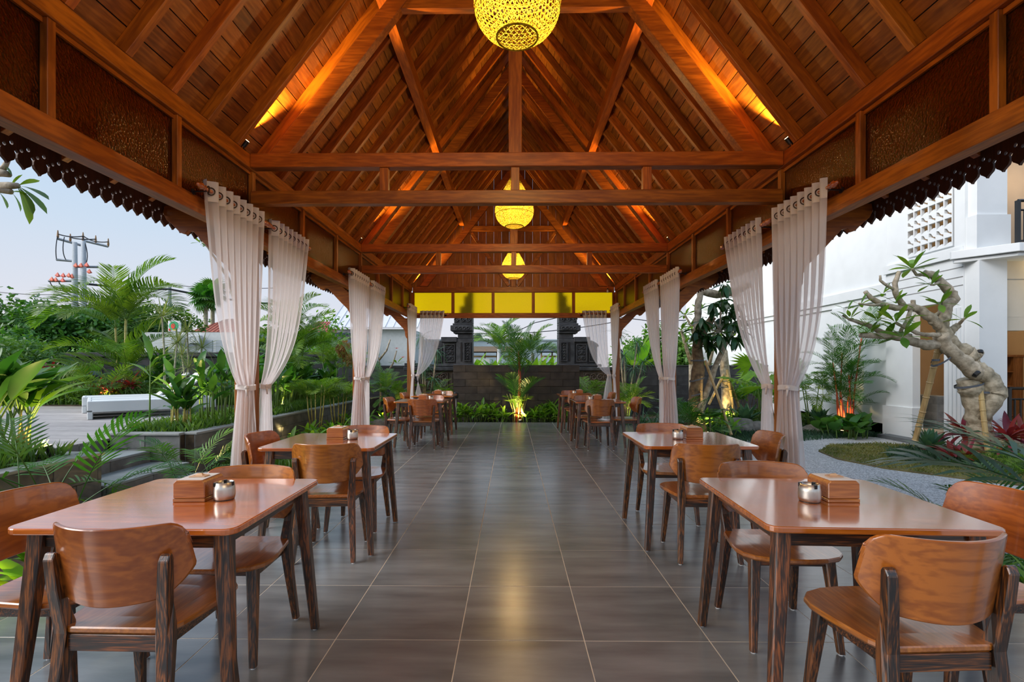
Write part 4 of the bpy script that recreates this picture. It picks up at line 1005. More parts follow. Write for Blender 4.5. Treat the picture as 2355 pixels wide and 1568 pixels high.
# ------------------------------------------------------------------ buildings and poles beyond the walls
bluew = mat('pale_blue_wall', (.50, .58, .62), .8, var=.03); greyw = mat('grey_wall', (.42, .45, .47), .8, var=.06); offw = mat('offwhite_wall', (.60, .61, .60), .8, var=.06)
sheet_m = mat('white_sheet_roof', (.66, .66, .68), .5, var=.05); redroof = mat('red_tile_roof', (.38, .11, .07), .8, var=.25, scale=3); darkroof = mat('dark_roof', (.06, .075, .08), .8, var=.2)
def house(label, x0, x1, y, d, z1, wm, roof=None, rh=0, rm=None, over=.4):
    t = empty('building', label=label, cat='building')
    box('wall', wm, x0, x1, y, y+d, GZ, z1, t)
    if roof == 'hip':
        o = over; cx_ = (x0+x1)/2; L_ = (x1-x0)*.22
        MB().add([(x0-o, y-o, z1), (x1+o, y-o, z1), (x1+o, y+d+o, z1), (x0-o, y+d+o, z1), (cx_-L_, y+d/2, z1+rh), (cx_+L_, y+d/2, z1+rh)],
                 [(0, 1, 5, 4), (1, 2, 5), (2, 3, 4, 5), (3, 0, 4), (3, 2, 1, 0)]).build('roof', rm, t)
        mb = MB(); n = 14
        for i in range(1, n):
            q = i/n; a_ = (x0-o+(x1-x0+2*o)*q, y-o, z1+.02)
            xm = a_[0]; k = min(1, max(0, (xm-(x0-o))/(cx_-L_-(x0-o)) if xm < cx_ else ((x1+o)-xm)/((x1+o)-cx_-L_)))
            mb.tube([a_, (xm, y-o+(d/2+o)*k, z1+rh*k+.02)], .03, 4)
        mb.build('tile_ridge', rm, t)
    elif roof == 'shed':
        MB().add([(x0-over, y-over, z1), (x1+over, y-over, z1), (x1+over, y+d, z1+rh), (x0-over, y+d, z1+rh), (x0-over, y-over, z1+.1), (x1+over, y-over, z1+.1), (x1+over, y+d, z1+rh+.1), (x0-over, y+d, z1+rh+.1)],
                 [(3, 2, 1, 0), (4, 5, 6, 7), (0, 1, 5, 4), (1, 2, 6, 5), (2, 3, 7, 6), (3, 0, 4, 7)]).build('roof', rm, t)
        mb = MB(); n = int((x1-x0+2*over)/.45)
        for i in range(n+1):
            x = x0-over+(x1-x0+2*over)*i/n; mb.tube([(x, y-over, z1+.11), (x, y+d, z1+rh+.11)], .03, 4)
        mb.build('roof_seam', rm, t)
    return t
h1 = house('long pale blue flat building far behind the gate opening', -8.137, 3.875, 34, 8, 3.130, bluew)
box('parapet', bluew, -8.196, 3.933, 33.9, 34.3, 3.072, 3.159, h1)
t = empty('water_tank', (-2.398, 35.2, 3.132), label='black ribbed water tank on the pale blue building', cat='water tank')
MB().lathe([(.30, 0), (.32, .05), (.30, .1), (.32, .15), (.30, .2), (.32, .27), (.30, .33), (.25, .42), (.10, .46), (.001, .47)], 16).build('tank', blackp_m, t, smooth=True)
house('white warehouse with a sloping sheet roof left of the gate', -10.402, -5.934, 30, 3.4, 3.543, offw, 'shed', 2.3, sheet_m)
house('plain grey building behind the left palms', -13.208, -9.502, 27, 2.8, 2.903, greyw, 'shed', .3, darkroof, .2)
h3 = house('white flat house with two air conditioners behind the spiky dracaenas', -17.603, -12.827, 24, 2.8, 2.960, offw)
for a_ in (432, 470, 505):
    x_ = -15.65+(a_-432)*.0205*1.0; box('wall_panel', greyw, x_, x_+.55, 23.97, 24.0, 2.023, 2.585, h3, .004)
for i, (a_, b_) in enumerate(((388, 412), (428, 454))):
    t = empty('air_conditioner', (0, 0, 0), label='white outdoor air conditioner unit on the flat house, %s one' % ('left' if i == 0 else 'right'), cat='air conditioner', group='air conditioner units on the flat house')
    x0 = (-16.13, -15.27)[i]
    box('casing', offw, x0, x0+.52, 23.66, 23.95, 2.42, 2.80, t, .02)
    MB().tube([(x0+.2+.13*math.cos(2*PI*j/16), 23.655, 2.61+.13*math.sin(2*PI*j/16)) for j in range(17)], .012, 5, False).build('fan_grille', greyw, t)
    MB().box(x0+.02, x0+.06, 23.66, 24.0, 2.38, 2.42).box(x0+.46, x0+.50, 23.66, 24.0, 2.38, 2.42).build('bracket', greyw, t)
t = empty('shop_sign', label='round edged green shop sign with a red and white mark on the flat house', cat='sign')
c = (-16.311, 24.200, 3.268)
green_s = mat('sign_green', (.02, .42, .18), .5, var=.02); red_s = mat('sign_red', (.75, .06, .03), .5, var=.02); yel_s = mat('sign_yellow', (.85, .52, .02), .5, var=.02); blue_s = mat('sign_blue', (.03, .10, .42), .5, var=.02)
box('board', white_m, c[0]-.30, c[0]+.30, 24.2, 24.3, c[2]-.26, c[2]+.26, t, .02)
MB().lathe([(.001, 0), (.22, 0), (.22, .015), (.001, .015)], 24).build('green_field', green_s, t, loc=(c[0], 24.195, c[2]+.02), rot=(PI/2, 0, 0))
MB().lathe([(.001, 0), (.10, 0), (.10, .012), (.001, .012)], 16).build('red_mark', red_s, t, loc=(c[0]-.03, 24.178, c[2]), rot=(PI/2, 0, 0), scale=(1, 1.3, 1))
box('yellow_stripe', yel_s, c[0]-.05, c[0]+.14, 24.17, 24.19, c[2]-.20, c[2]-.15, t); box('red_stripe', red_s, c[0]-.24, c[0]-.16, 24.17, 24.19, c[2]-.22, c[2]-.12, t)
box('leg', greyw, c[0]-.04, c[0]+.04, 24.22, 24.28, 2.9, c[2]-.25, t)
house('small house with a red tiled hip roof behind the flat house', -26.402, -22.447, 42, 5, 4.190, offw, 'hip', 5.537-4.190, redroof)
house('house with a red tiled hip roof above the grey building', -17.064, -14.702, 40, 5, 3.737, offw, 'hip', 5.120-3.737, redroof)
house('distant house under a wide dark grey hip roof at the left', -60.859, -50.157, 60, 14, 6.430, greyw, 'hip', 9.404-6.430, darkroof)
shk = wood('shack_wood', (.30, .18, .08), (.5, .32, .16), 'z', .8)
for i, (a_, b_, lb) in enumerate(((1105, 1170, 'low timber stall roof left of the central palm, beyond the gate'), (1232, 1290, 'low timber stall with corrugated roof right of the central palm'))):
    t = empty('timber_stall', label=lb, cat='stall', group='timber stalls beyond the gate')
    x0, x1 = ((-2.28, -.2), (1.65, 3.5))[i]
    for q in range(4): box('post', shk, x0+q*(x1-x0)/3, x0+q*(x1-x0)/3+.08, 29, 29.08, GZ, 2.3, t)
    for z in (.9, 1.4, 1.85): box('board', shk, x0, x1, 28.97, 29.0, z, z+.10, t)
    MB().add([(x0-.3, 28.4, 2.1), (x1+.3, 28.4, 2.1), (x1+.2, 31, 2.5), (x0-.1, 31, 2.5)], [(0, 1, 2, 3)]).add([(x0-.3, 28.4, 2.16), (x1+.3, 28.4, 2.16), (x1+.2, 31, 2.56), (x0-.1, 31, 2.56)], [(0, 1, 2, 3)]).build('roof', darkroof if i else mat('thatch', (.16, .10, .05), .9), t)
box('wall_back', offw, -1.347, -0.774, 17.5, 17.7, GZ, 1.602, label='low whitish block wall seen through the gate opening', cat='wall', kind='structure')

pole_m = mat('pole_concrete', (.42, .45, .47), .8, var=.08); iron_m = mat('grey_iron', (.25, .28, .31), .6); ins_m = mat('brown_insulator', (.28, .15, .06), .5); redcap = mat('red_cover', (.62, .10, .05), .6)
cable_m = mat('cable_black', (.03, .03, .035), .6)
PY = 38.
def pole(label, px, ptop, arm0, arm1, low=None, y=PY):
    t = empty('utility_pole', label=label, cat='utility pole')
    x = px; MB().tube([(x, y, GZ), (x, y, ptop)], [.30, .15], 14).build('mast', pole_m, t, smooth=True)
    a_, b_ = Vector(arm0), Vector(arm1)
    MB().tube([a_, b_], .09, 4).build('crossarm', iron_m, t)
    for q in (.0, .5, 1.):
        c = a_.lerp(b_, q); MB().tube([c, c+Vector((0, 0, .2)), c+Vector((0, 0, .4)), c+Vector((0, 0, .65))], [.05, .08, .06, .03], 8).build('insulator', ins_m, t)
    return t
t1 = pole('near concrete utility pole with crossarms and a sign, left of the big palm', -33.200, 10.762, (-34.501, 38.000, 11.029), (-33.114, 38.600, 10.641))
t2 = pole('second concrete utility pole right behind the first one', -32.535, 10.854, (-33.852, 39.500, 11.270), (-32.246, 40.000, 10.904))
for a_, b_, t in (((-34.601, 38.000, 9.444), (-33.066, 38.000, 9.308), t1), ((-35.202, 38.000, 7.826), (-33.266, 38.000, 7.822), t1), ((-33.333, 38.000, 8.912), (-31.813, 38.500, 8.974), t2)):
    MB().tube([a_, b_], .09, 4).build('crossarm', iron_m, t)
for pp, t in (((-34.385, 37.800, 8.218), t1), ((-33.954, 37.800, 8.184), t1), ((-33.522, 37.800, 8.183), t1), ((-33.290, 37.800, 8.117), t1), ((-34.817, 37.800, 7.890), t1), ((-34.518, 37.800, 7.857), t1), ((-33.987, 37.800, 7.823), t1), ((-32.992, 37.800, 8.938), t2), ((-32.594, 37.800, 8.937), t2), ((-32.163, 37.800, 8.969), t2), ((-31.964, 37.800, 8.476), t2)):
    MB().add([(pp[0]-.18, pp[1], pp[2]), (pp[0]+.2, pp[1]-.1, pp[2]-.08), (pp[0]+.2, pp[1]+.1, pp[2]-.08), (pp[0]+.05, pp[1], pp[2]+.24), (pp[0], pp[1], pp[2]-.14)], [(0, 1, 3), (1, 2, 3), (2, 0, 3), (0, 4, 1), (1, 4, 2), (2, 4, 0)]).build('insulator_cover', redcap, t)
# platform between the poles
for a_, b_ in (((-33.921, 37.800, 5.292), (-30.771, 37.800, 5.288)), ((-33.423, 37.800, 4.306), (-31.268, 37.800, 4.304)), ((-33.921, 37.800, 5.292), (-33.788, 37.800, 4.306)), ((-33.025, 37.800, 5.554), (-33.788, 37.800, 4.372)), ((-31.599, 37.800, 5.257), (-32.196, 37.800, 4.371))):
    MB().tube([a_, b_], .08, 4).build('platform_beam', iron_m, t1)
lo, hi = (-33.178, 38.400, 4.419), (-32.101, 38.400, 5.152)
box('transformer_box', darkroof, lo[0], hi[0], 38.2, 39.2, lo[2], hi[2], t1, .05)
lo, hi = (-32.516, 37.500, 3.597), (-31.973, 37.500, 4.151)
box('yellow_sign', yel_s, lo[0], hi[0], 37.45, 37.5, lo[2], hi[2], t1)
mx_, mz_ = (lo[0]+hi[0])/2, (lo[2]+hi[2])/2
MB().add([(mx_+.02, 37.43, mz_+.25), (mx_-.12, 37.43, mz_-.02), (mx_-.02, 37.43, mz_), (mx_-.08, 37.43, mz_-.2), (mx_+.12, 37.43, mz_+.04), (mx_+.02, 37.43, mz_+.03)], [(0, 1, 2, 5), (2, 3, 4, 5)]).build('warning_mark', red_s, t1)
box('warning_text', black_m, lo[0]+.06, hi[0]-.06, 37.42, 37.44, lo[2]+.04, lo[2]+.09, t1)
lo, hi = (-31.940, 37.500, 3.695), (-31.414, 37.500, 4.053)
t = empty('name_sign', label='small blue and red name sign with white letters on a thin post', cat='sign')
box('board', blue_s, lo[0], hi[0], 37.45, 37.5, lo[2], hi[2], t); box('red_stripe', red_s, lo[0], hi[0], 37.43, 37.45, lo[2], lo[2]+.09, t)
fc = bpy.data.curves.new('sign_text', 'FONT'); fc.body = 'PIJ BUJLE'; fc.size = .13; fc.align_x = 'CENTER'
_f = bpy.data.objects.new('sign_text', fc); _me = bpy.data.meshes.new_from_object(_f); bpy.data.objects.remove(_f); fo = obj('sign_text', _me, white_m, t); fo.location = ((lo[0]+hi[0])/2, 37.43, lo[2]+.19); fo.rotation_euler = (PI/2, 0, 0)
lo, hi = (-32.072, 37.500, 2.456), (-32.055, 37.500, 4.183)
MB().tube([(lo[0]+.1, 37.6, GZ), (lo[0]+.1, 37.6, hi[2])], .07, 8).build('post', pole_m, t)
t3 = empty('utility_pole', label='thin distant utility pole between the big palm and the far palms', cat='utility pole')
q = (-31.407, 46.000, 8.616); MB().tube([(q[0], 46, GZ), q], [.2, .15], 10).build('mast', pole_m, t3)
t4 = empty('utility_pole', label='plain white concrete pole beyond the right boundary wall', cat='utility pole')
q = (5.975, 22.000, 3.298); MB().tube([(q[0], 22, GZ), (q[0], 22, q[2]+2)], [.12, .10], 12).build('mast', mat('pole_white', (.62, .66, .64), .7), t4, smooth=True)
t5 = empty('utility_pole', label='leaning pair of slim posts behind the big palm foot', cat='utility pole')
for a_ in (228, 236):
    q = (-29.558, 36.000, 4.162); MB().tube([(q[0]+(a_-232)*.03, 36, GZ), (q[0]+(a_-232)*.03, 36, q[2])], .10, 8).build('post', pole_m, t5)
def cable(label, pts, r=.03):
    pts = [Vector(p) for p in pts]; out_ = []
    for a_, b_ in zip(pts, pts[1:]):
        for i in range(8):
            q = i/8; p = a_.lerp(b_, q); p.z -= .35*4*q*(1-q)*(b_-a_).length/22; out_.append(p)
    out_.append(pts[-1])
    return MB().tube(out_, r, 5).build('power_cable', cable_m, label=label, cat='cable', group='overhead cables')
cable('thick black cable running from the near pole to the right', ((-33.200, 38.000, 7.690), (-28.676, 42.000, 7.800), (-24.172, 52.000, 7.749)), .09)
cable('low black cable crossing in front of the near pole', ((-43.110, 40.000, 6.368), (-33.200, 38.000, 5.973), (-31.200, 38.000, 6.036)), .05)
cable('second low cable from the left edge to the near pole', ((-43.110, 40.000, 6.020), (-33.200, 38.000, 5.775)), .05)
cable('thin upper cable at the left edge', ((-48.498, 45.000, 8.333), (-34.947, 40.000, 7.122), (-31.860, 40.000, 6.630)), .03)
cable('thin cable from the far pole toward the palms', ((-31.407, 46.000, 8.816), (-21.382, 46.000, 8.519)), .03)
cable('upper cable crossing the sky right of the central palm', ((-1.482, 30.000, 2.685), (1.358, 30.000, 3.922), (6.248, 30.000, 5.257)), .025)
cable('lower cable crossing the sky right of the central palm', ((-3.033, 30.000, 3.332), (1.358, 30.000, 3.355), (6.762, 30.000, 4.097)), .025)
cable('cable from the right white pole to the gate', ((2.220, 24.000, 4.266), (5.975, 22.000, 3.298), (12.780, 24.000, 3.944)), .02)
mb = MB()
for a_, b_, c_ in (((-34.501, 38.000, 11.327), (-34.369, 37.600, 10.241), (-34.601, 38.000, 9.444)), ((-34.000, 38.000, 11.160), (-33.906, 37.600, 9.913), (-33.867, 38.000, 9.409)), ((-32.599, 38.000, 11.156), (-31.999, 38.000, 9.834), (-32.399, 38.000, 8.943)), ((-35.102, 38.000, 7.760), (-34.935, 38.000, 7.231), (-34.401, 38.000, 7.296)), ((-34.434, 38.000, 7.758), (-33.933, 38.000, 6.866), (-33.266, 38.000, 6.600)), ((-33.266, 38.000, 6.600), (-32.999, 38.000, 6.369), (-33.200, 38.000, 6.039)), ((-34.501, 38.000, 11.393), (-33.533, 38.000, 11.060), (-33.389, 39.000, 11.483)), ((-33.389, 39.000, 11.483), (-32.602, 39.000, 10.904), (-31.440, 39.000, 11.037)), ((-33.600, 38.000, 11.159), (-32.999, 38.000, 10.926), (-32.431, 39.000, 11.243))):
    a_, b_, c_ = Vector(a_), Vector(b_), Vector(c_); mb.tube([a_*(1-q)**2+b_*2*q*(1-q)+c_*q*q for q in [i/8 for i in range(9)]], .04, 4)
mb.build('jumper_cable', cable_m, t1)
# ------------------------------------------------------------------ plants
g_palm = leafmat('palm_green', (.030, .12, .014), (.07, .21, .025), .35, .42)
g_areca = leafmat('areca_green', (.07, .17, .016), (.17, .30, .035), .4, .42)
g_dark = leafmat('dark_leaf', (.012, .055, .010), (.028, .10, .018), .25, .35)
g_lily = leafmat('lily_leaf', (.010, .036, .013), (.024, .070, .026), .12, .4, vr=.3)
g_canna = leafmat('broad_green', (.035, .13, .018), (.075, .21, .035), .35, .38)
g_lime = leafmat('lime_leaf', (.10, .26, .02), (.20, .40, .04), .45, .5)
g_blue = leafmat('blue_green_leaf', (.05, .14, .08), (.10, .22, .12), .2, .5)
g_spiky = leafmat('spiky_leaf', (.12, .19, .06), (.26, .30, .10), .3, .5)
g_red = leafmat('red_leaf', (.14, .012, .02), (.32, .035, .04), .35, .35, hr=.04)
g_mar = leafmat('maroon_leaf', (.05, .010, .018), (.16, .015, .035), .3, .35)
g_bush = leafmat('bush_leaf', (.035, .12, .014), (.10, .23, .03), .3, .5, vr=.2, scale=1.2)
g_bush2 = leafmat('bright_bush_leaf', (.06, .18, .015), (.13, .30, .03), .35, .5, vr=.2, scale=1.2)
g_grass = leafmat('mondo_grass', (.02, .065, .03), (.05, .12, .05), .2, .6, vr=0, scale=2)
g_lawn = leafmat('lawn_blades', (.10, .13, .02), (.24, .22, .06), .2, .8, vr=0, scale=2.5)
g_cover = leafmat('ground_cover_leaf', (.04, .12, .015), (.12, .24, .04), .35, .5, vr=0, scale=4)
g_dry = leafmat('dry_leaf', (.25, .14, .05), (.45, .28, .10), .3, .7)
frang_leaf = leafmat('frangipani_leaf', (.03, .12, .03), (.07, .20, .05), .3, .4)
trunk_m = mat('palm_trunk', (.28, .26, .16), .8, var=.25, scale=12, c2=(.42, .40, .26), stretch=(.3, .3, 2))
yel_trunk = mat('yellow_cane', (.45, .36, .08), .5, var=.2, scale=10, c2=(.55, .50, .14), stretch=(.3, .3, 2))
redst = mat('red_cane', (.45, .035, .015), .45, var=.3, scale=8, c2=(.60, .10, .03))
gstem = mat('green_stem', (.12, .22, .04), .5, var=.2)
fr_bark = mat('frangipani_bark', (.34, .27, .17), .85, var=.3, scale=14, c2=(.60, .50, .36), bump=.6, bscale=40)
bark = mat('rough_bark', (.14, .09, .05), .9, var=.4, scale=12, c2=(.26, .18, .10), bump=.7, bscale=30)
bamboo_m = mat('bamboo_pole', (.52, .33, .13), .5, var=.2, scale=8, c2=(.66, .46, .20), stretch=(2, 2, .4))
rock_m = mat('garden_rock', (.17, .15, .125), .85, var=.35, scale=7, c2=(.30, .27, .23), bump=.5)
tape_m = mat('grey_strap', (.10, .11, .13), .6)

def leafmesh(name, L_, w_, droop=.6, shape='ellip', seg=8, fold=.25, petiole=0., m=None, wave=0, twist=0):
    V, F = [], []; x = z = 0.; a = 0.; n = seg
    st_ = L_/n; pet = petiole
    P0 = [(0, 0)]
    if pet: x = pet*math.cos(0); V += [(0, .004, 0), (0, 0, .003), (0, -.004, 0)]
    for i in range(n+1):
        t = i/n
        if shape == 'ellip': ww = math.sin(PI*min(1, max(.0, t))**.85)**.8
        elif shape == 'strap': ww = min(1, .45+t*2.2)*(1-t**2.2)**.8
        elif shape == 'heart': ww = (math.sin(PI*(t*.86+.14)))**.7
        elif shape == 'oar': ww = math.sin(PI*t**1.5)**.7
        ww = max(ww, .02)*w_/2
        a = -droop*t
        if i: x += st_*math.cos(a); z += st_*math.sin(a)
        dz = fold*ww; wv = wave*w_*math.sin(t*9)
        V += [(x, ww, z+dz+wv), (x, 0, z), (x, -ww, z+dz-wv)]
    k = len(V)//3
    for i in range(k-1):
        b_ = 3*i; F += [(b_, b_+1, b_+4, b_+3), (b_+1, b_+2, b_+5, b_+4)]
    me = bpy.data.meshes.new(name); me.from_pydata(V, [], F); me.update(); me.shade_smooth()
    if m: me.materials.append(m)
    return me

def frondmesh(name, L_, n, ll, lw, arch=1.0, rise=0., vup=.5, dr=.5, m=None, seed=0, start=.15, tip=.35, stem=.010):
    r = random.Random(seed); V, F = [], []
    K = 24; pts = []; x = z = 0.; 
    for i in range(K+1):
        t = i/K; a = rise-arch*t**1.4; pts.append((x, z, a)); x += L_/K*math.cos(a); z += L_/K*math.sin(a)
    # rachis
    mb = MB(); mb.tube([(p[0], 0, p[1]) for p in pts], [stem*(1-.85*i/K) for i in range(K+1)], 4, False)
    V += mb.v; F += mb.f
    for k in range(n):
        t = start+(1-start)*(k+.5)/n; i = min(K-1, int(t*K)); q = t*K-i
        px_, pz_ = pts[i][0]*(1-q)+pts[i+1][0]*q, pts[i][1]*(1-q)+pts[i+1][1]*q; a = pts[i][2]
        u = (t-start)/(1-start); ln = ll*(.55+.45*math.sin(PI*min(1, u*.9+.15)))*(1 if u < .8 else 1-(u-.8)*(1-tip)/.2)
        for s in (-1, 1):
            fw = .55+.5*u+r.uniform(-.08, .08); up = vup+r.uniform(-.12, .12)
            d = Vector((math.cos(a)*math.sin(fw)-math.sin(a)*.0, s*math.cos(fw), math.sin(a)*math.sin(fw))); d = (d+Vector((0, 0, up*.6))).normalized()
            side = Vector((1, 0, 0))*math.cos(a)+Vector((0, 0, 1))*math.sin(a)
            sd = (side-d*side.dot(d)).normalized()*(lw/2)
            p0 = Vector((px_, 0, pz_)); l2 = ln*r.uniform(.92, 1.05)
            p1 = p0+d*l2*.4; p2 = p0+d*l2*.75+Vector((0, 0, -dr*l2*.14)); p3 = p0+d*l2*.98+Vector((0, 0, -dr*l2*.42))
            b_ = len(V); V += [tuple(p0+sd*.4), tuple(p0-sd*.4), tuple(p1+sd), tuple(p1-sd), tuple(p2+sd*.8), tuple(p2-sd*.8), tuple(p3)]
            F += [(b_, b_+1, b_+3, b_+2), (b_+2, b_+3, b_+5, b_+4), (b_+4, b_+5, b_+6)]
    me = bpy.data.meshes.new(name); me.from_pydata(V, [], F); me.update()
    if m: me.materials.append(m)
    return me

def fanleaf(name, rad_, n, m, pet=.4, spread=2.6, droop=.3, pleat=.02):
    V, F = [], []
    mb = MB(); mb.tube([(0, 0, 0), (pet, 0, .0)], .006, 4, False); V += mb.v; F += mb.f
    for i in range(n):
        a0 = -spread+2*spread*i/n; a1 = -spread+2*spread*(i+1)/n; am = (a0+a1)/2
        b_ = len(V)
        def P_(a_, r_, zz): return (pet+r_*math.cos(a_), r_*math.sin(a_), zz-droop*r_*r_/rad_)
        V += [(pet, 0, 0), P_(a0, rad_*.6, 0), P_(am, rad_*.62, pleat), P_(a1, rad_*.6, 0), P_(am, rad_, 0)]
        F += [(b_, b_+1, b_+2), (b_, b_+2, b_+3), (b_+1, b_+4, b_+2), (b_+2, b_+4, b_+3)]
    me = bpy.data.meshes.new(name); me.from_pydata(V, [], F); me.update(); me.materials.append(m); return me

def aim(o, loc, az, el, roll=0, s=1):
    o.matrix_basis = Matrix.Translation(loc) @ Matrix.Rotation(az, 4, 'Z') @ Matrix.Rotation(-el, 4, 'Y') @ Matrix.Rotation(roll, 4, 'X') @ Matrix.Diagonal((s, s, s, 1))
def put(name, me, m, par, loc, az, el, roll=0, s=1):
    o = obj(name, me, m, par); aim(o, loc, az, el, roll, s); return o

def thing(name, loc, label, cat, group=None): return empty(name, loc, 0, label, cat, None, group)
def rosette(par, meshes, m, n, el0, el1, s0=.85, s1=1.1, loc=(0, 0, 0), name='leaf', az0=None, azr=None, rr=.01):
    for i in range(n):
        q = i/max(1, n-1); az = i*2.39996+R.uniform(-.2, .2) if azr is None else az0+R.uniform(-azr, azr)
        el = el0+(el1-el0)*q+R.uniform(-.08, .08)
        put(name, meshes[i % len(meshes)], m, par, (loc[0]+rr*math.cos(az), loc[1]+rr*math.sin(az), loc[2]), az, el, R.uniform(-.25, .25), R.uniform(s0, s1))

def leafcloud(name, par, blobs, N_, size, m, kind='stuff', flat=.5, asp=.5, **kw):
    """many small leaves spread through ellipsoids [(x,y,z,rx,ry,rz)]"""
    B_ = np.array(blobs, dtype=float); vol = B_[:, 3]*B_[:, 4]*B_[:, 5]; idx = NR.choice(len(B_), N_, p=vol/vol.sum())
    d = NR.normal(size=(N_, 3)); d /= np.linalg.norm(d, axis=1)[:, None]; r = NR.uniform(.35, 1.0, N_)**.5
    lump = 1+.18*np.sin(d[:, 0]*7+idx)+.18*np.sin(d[:, 2]*9+d[:, 1]*5)
    C = B_[idx, :3]+d*B_[idx, 3:]*(r*lump)[:, None]
    nrm = d*flat+NR.normal(size=(N_, 3))*.6+np.array([0, 0, .5]); nrm /= np.linalg.norm(nrm, axis=1)[:, None]
    t = np.cross(nrm, NR.normal(size=(N_, 3))); t /= np.linalg.norm(t, axis=1)[:, None]; b_ = np.cross(nrm, t)
    s = size*NR.uniform(.6, 1.3, N_)[:, None]
    V = np.stack([C-t*s, C+b_*s*asp-t*s*.1, C+t*s, C-b_*s*asp-t*s*.1], axis=1).reshape(-1, 3)
    F = np.arange(N_*4).reshape(-1, 4)
    return obj(name, npmesh(name, V, F, m), m, par, kind=kind, **kw)

def carpet(name, label, inside, box_, N_, h, wd, m, z, cat='ground cover', lean=.5):
    """dense short blades over a patch"""
    x0, x1, y0, y1 = box_; P = np.empty((0, 2))
    while len(P) < N_:
        q = np.column_stack([NR.uniform(x0, x1, N_), NR.uniform(y0, y1, N_)]); k = np.array([inside(a_, b_) for a_, b_ in q]); P = np.vstack([P, q[k]])
    P = P[:N_]; a = NR.uniform(0, 2*PI, N_); hh = h*NR.uniform(.5, 1.2, N_); ln = NR.uniform(.1, lean, N_)*hh*1.5
    dx, dy = np.cos(a), np.sin(a); Z = np.full(N_, z)
    A = np.column_stack([P[:, 0]-dy*wd, P[:, 1]+dx*wd, Z]); B_ = np.column_stack([P[:, 0]+dy*wd, P[:, 1]-dx*wd, Z])
    Cc = np.column_stack([P[:, 0]+dx*ln*.4+dy*wd*.7, P[:, 1]+dy*ln*.4-dx*wd*.7, Z+hh*.65]); E = np.column_stack([P[:, 0]+dx*ln, P[:, 1]+dy*ln, Z+hh])
    V = np.stack([A, B_, Cc, E], axis=1).reshape(-1, 3); i = np.arange(N_)*4
    F = np.vstack([np.column_stack([i, i+1, i+2]), np.column_stack([i, i+2, i+3])])
    return obj(name, npmesh(name, V, F, m), m, None, label=label, cat=cat, kind='stuff')

# ---- shared leaf meshes
areca = [frondmesh('frond', 1.9, 44, .55, .030, arch=a_, rise=.1, vup=.75, dr=.7, seed=i) for i, a_ in enumerate((1.3, 1.6, 1.9))]
parlor = [frondmesh('frond', .85, 15, .30, .020, arch=a_, rise=.0, vup=.25, dr=.4, seed=i+10, start=.3, stem=.005) for i, a_ in enumerate((.7, 1.0, 1.25))]
smallp = [frondmesh('frond', .62, 16, .22, .016, arch=a_, rise=.0, vup=.3, dr=.4, seed=i+20, start=.25, stem=.004) for i, a_ in enumerate((.8, 1.2))]
lip = [frondmesh('frond', 1.35, 26, .40, .019, arch=a_, rise=.0, vup=.45, dr=.35, seed=i+30, start=.22) for i, a_ in enumerate((.4, .65, 1.2))]
fine = [frondmesh('frond', 1.1, 26, .26, .022, arch=a_, rise=.0, vup=.3, dr=.6, seed=i+40, start=.2, stem=.006) for i, a_ in enumerate((.8, 1.2))]
canna_l = [leafmesh('leaf', .52, .17, d_, 'ellip', 9, .3, wave=.04) for d_ in (.3, .7, 1.1)]
canna_s = [leafmesh('leaf', .30, .10, d_, 'ellip', 7, .3) for d_ in (.2, .6)]
lily_l = [leafmesh('leaf', .34, .085, d_, 'ellip', 7, .3) for d_ in (.5, 1.0, 1.4)]
cord_l = [leafmesh('leaf', .42, .075, d_, 'ellip', 7, .4) for d_ in (.4, .9, 1.3)]
strap_l = [leafmesh('leaf', .55, .030, d_, 'strap', 7, .5) for d_ in (.6, 1.1, 1.6)]
spike_l = [leafmesh('leaf', .46, .022, d_, 'strap', 4, .4) for d_ in (.15, .4, .8)]
agave_l = [leafmesh('leaf', .34, .10, d_, 'ellip', 6, .45) for d_ in (-.3, .1)]
fran_l = [leafmesh('leaf', .26, .075, d_, 'oar', 6, .2) for d_ in (.2, .5)]
tree_l = [leafmesh('leaf', .30, .085, d_, 'ellip', 6, .15) for d_ in (.3, .7)]
heart_l = [leafmesh('leaf', .26, .22, d_, 'heart', 6, .15) for d_ in (.4, .8)]
banana_l = [leafmesh('leaf', 1.1, .30, d_, 'ellip', 9, .25, wave=.05) for d_ in (.5, .9)]
licu = fanleaf('leaf', .42, 16, g_lime, .35, 2.4, .25)
fanp = fanleaf('leaf', .95, 20, g_palm, .7, 2.6, .5)

def clump_palm(name, loc, label, fr, m, n, sc, el=(1.25, .35), stems=3, sr=.10, hs=(.1, .5), stemm=gstem, srad=.012, cat='palm', az=None):
    t = thing(name, loc, label, cat)
    for k in range(stems):
        a = 2*PI*k/stems+.5; h = R.uniform(*hs); bx_, by_ = sr*math.cos(a), sr*math.sin(a)
        top = (bx_*1.6, by_*1.6, h)
        MB().tube([(bx_*.5, by_*.5, 0), (bx_, by_, h*.5), top], [srad*1.2, srad, srad*.8], 6).build('stem', stemm, t, smooth=True)
        for i in range(n):
            az_ = (i*2.4+k*1.3+R.uniform(-.3, .3)) if az is None else az[(i+k) % len(az)]+R.uniform(-.2, .2)
            put('frond', fr[(i+k) % len(fr)], m, t, top, az_, el[0]+(el[1]-el[0])*i/max(1, n-1), R.uniform(-.3, .3), sc*R.uniform(.85, 1.1))
    return t

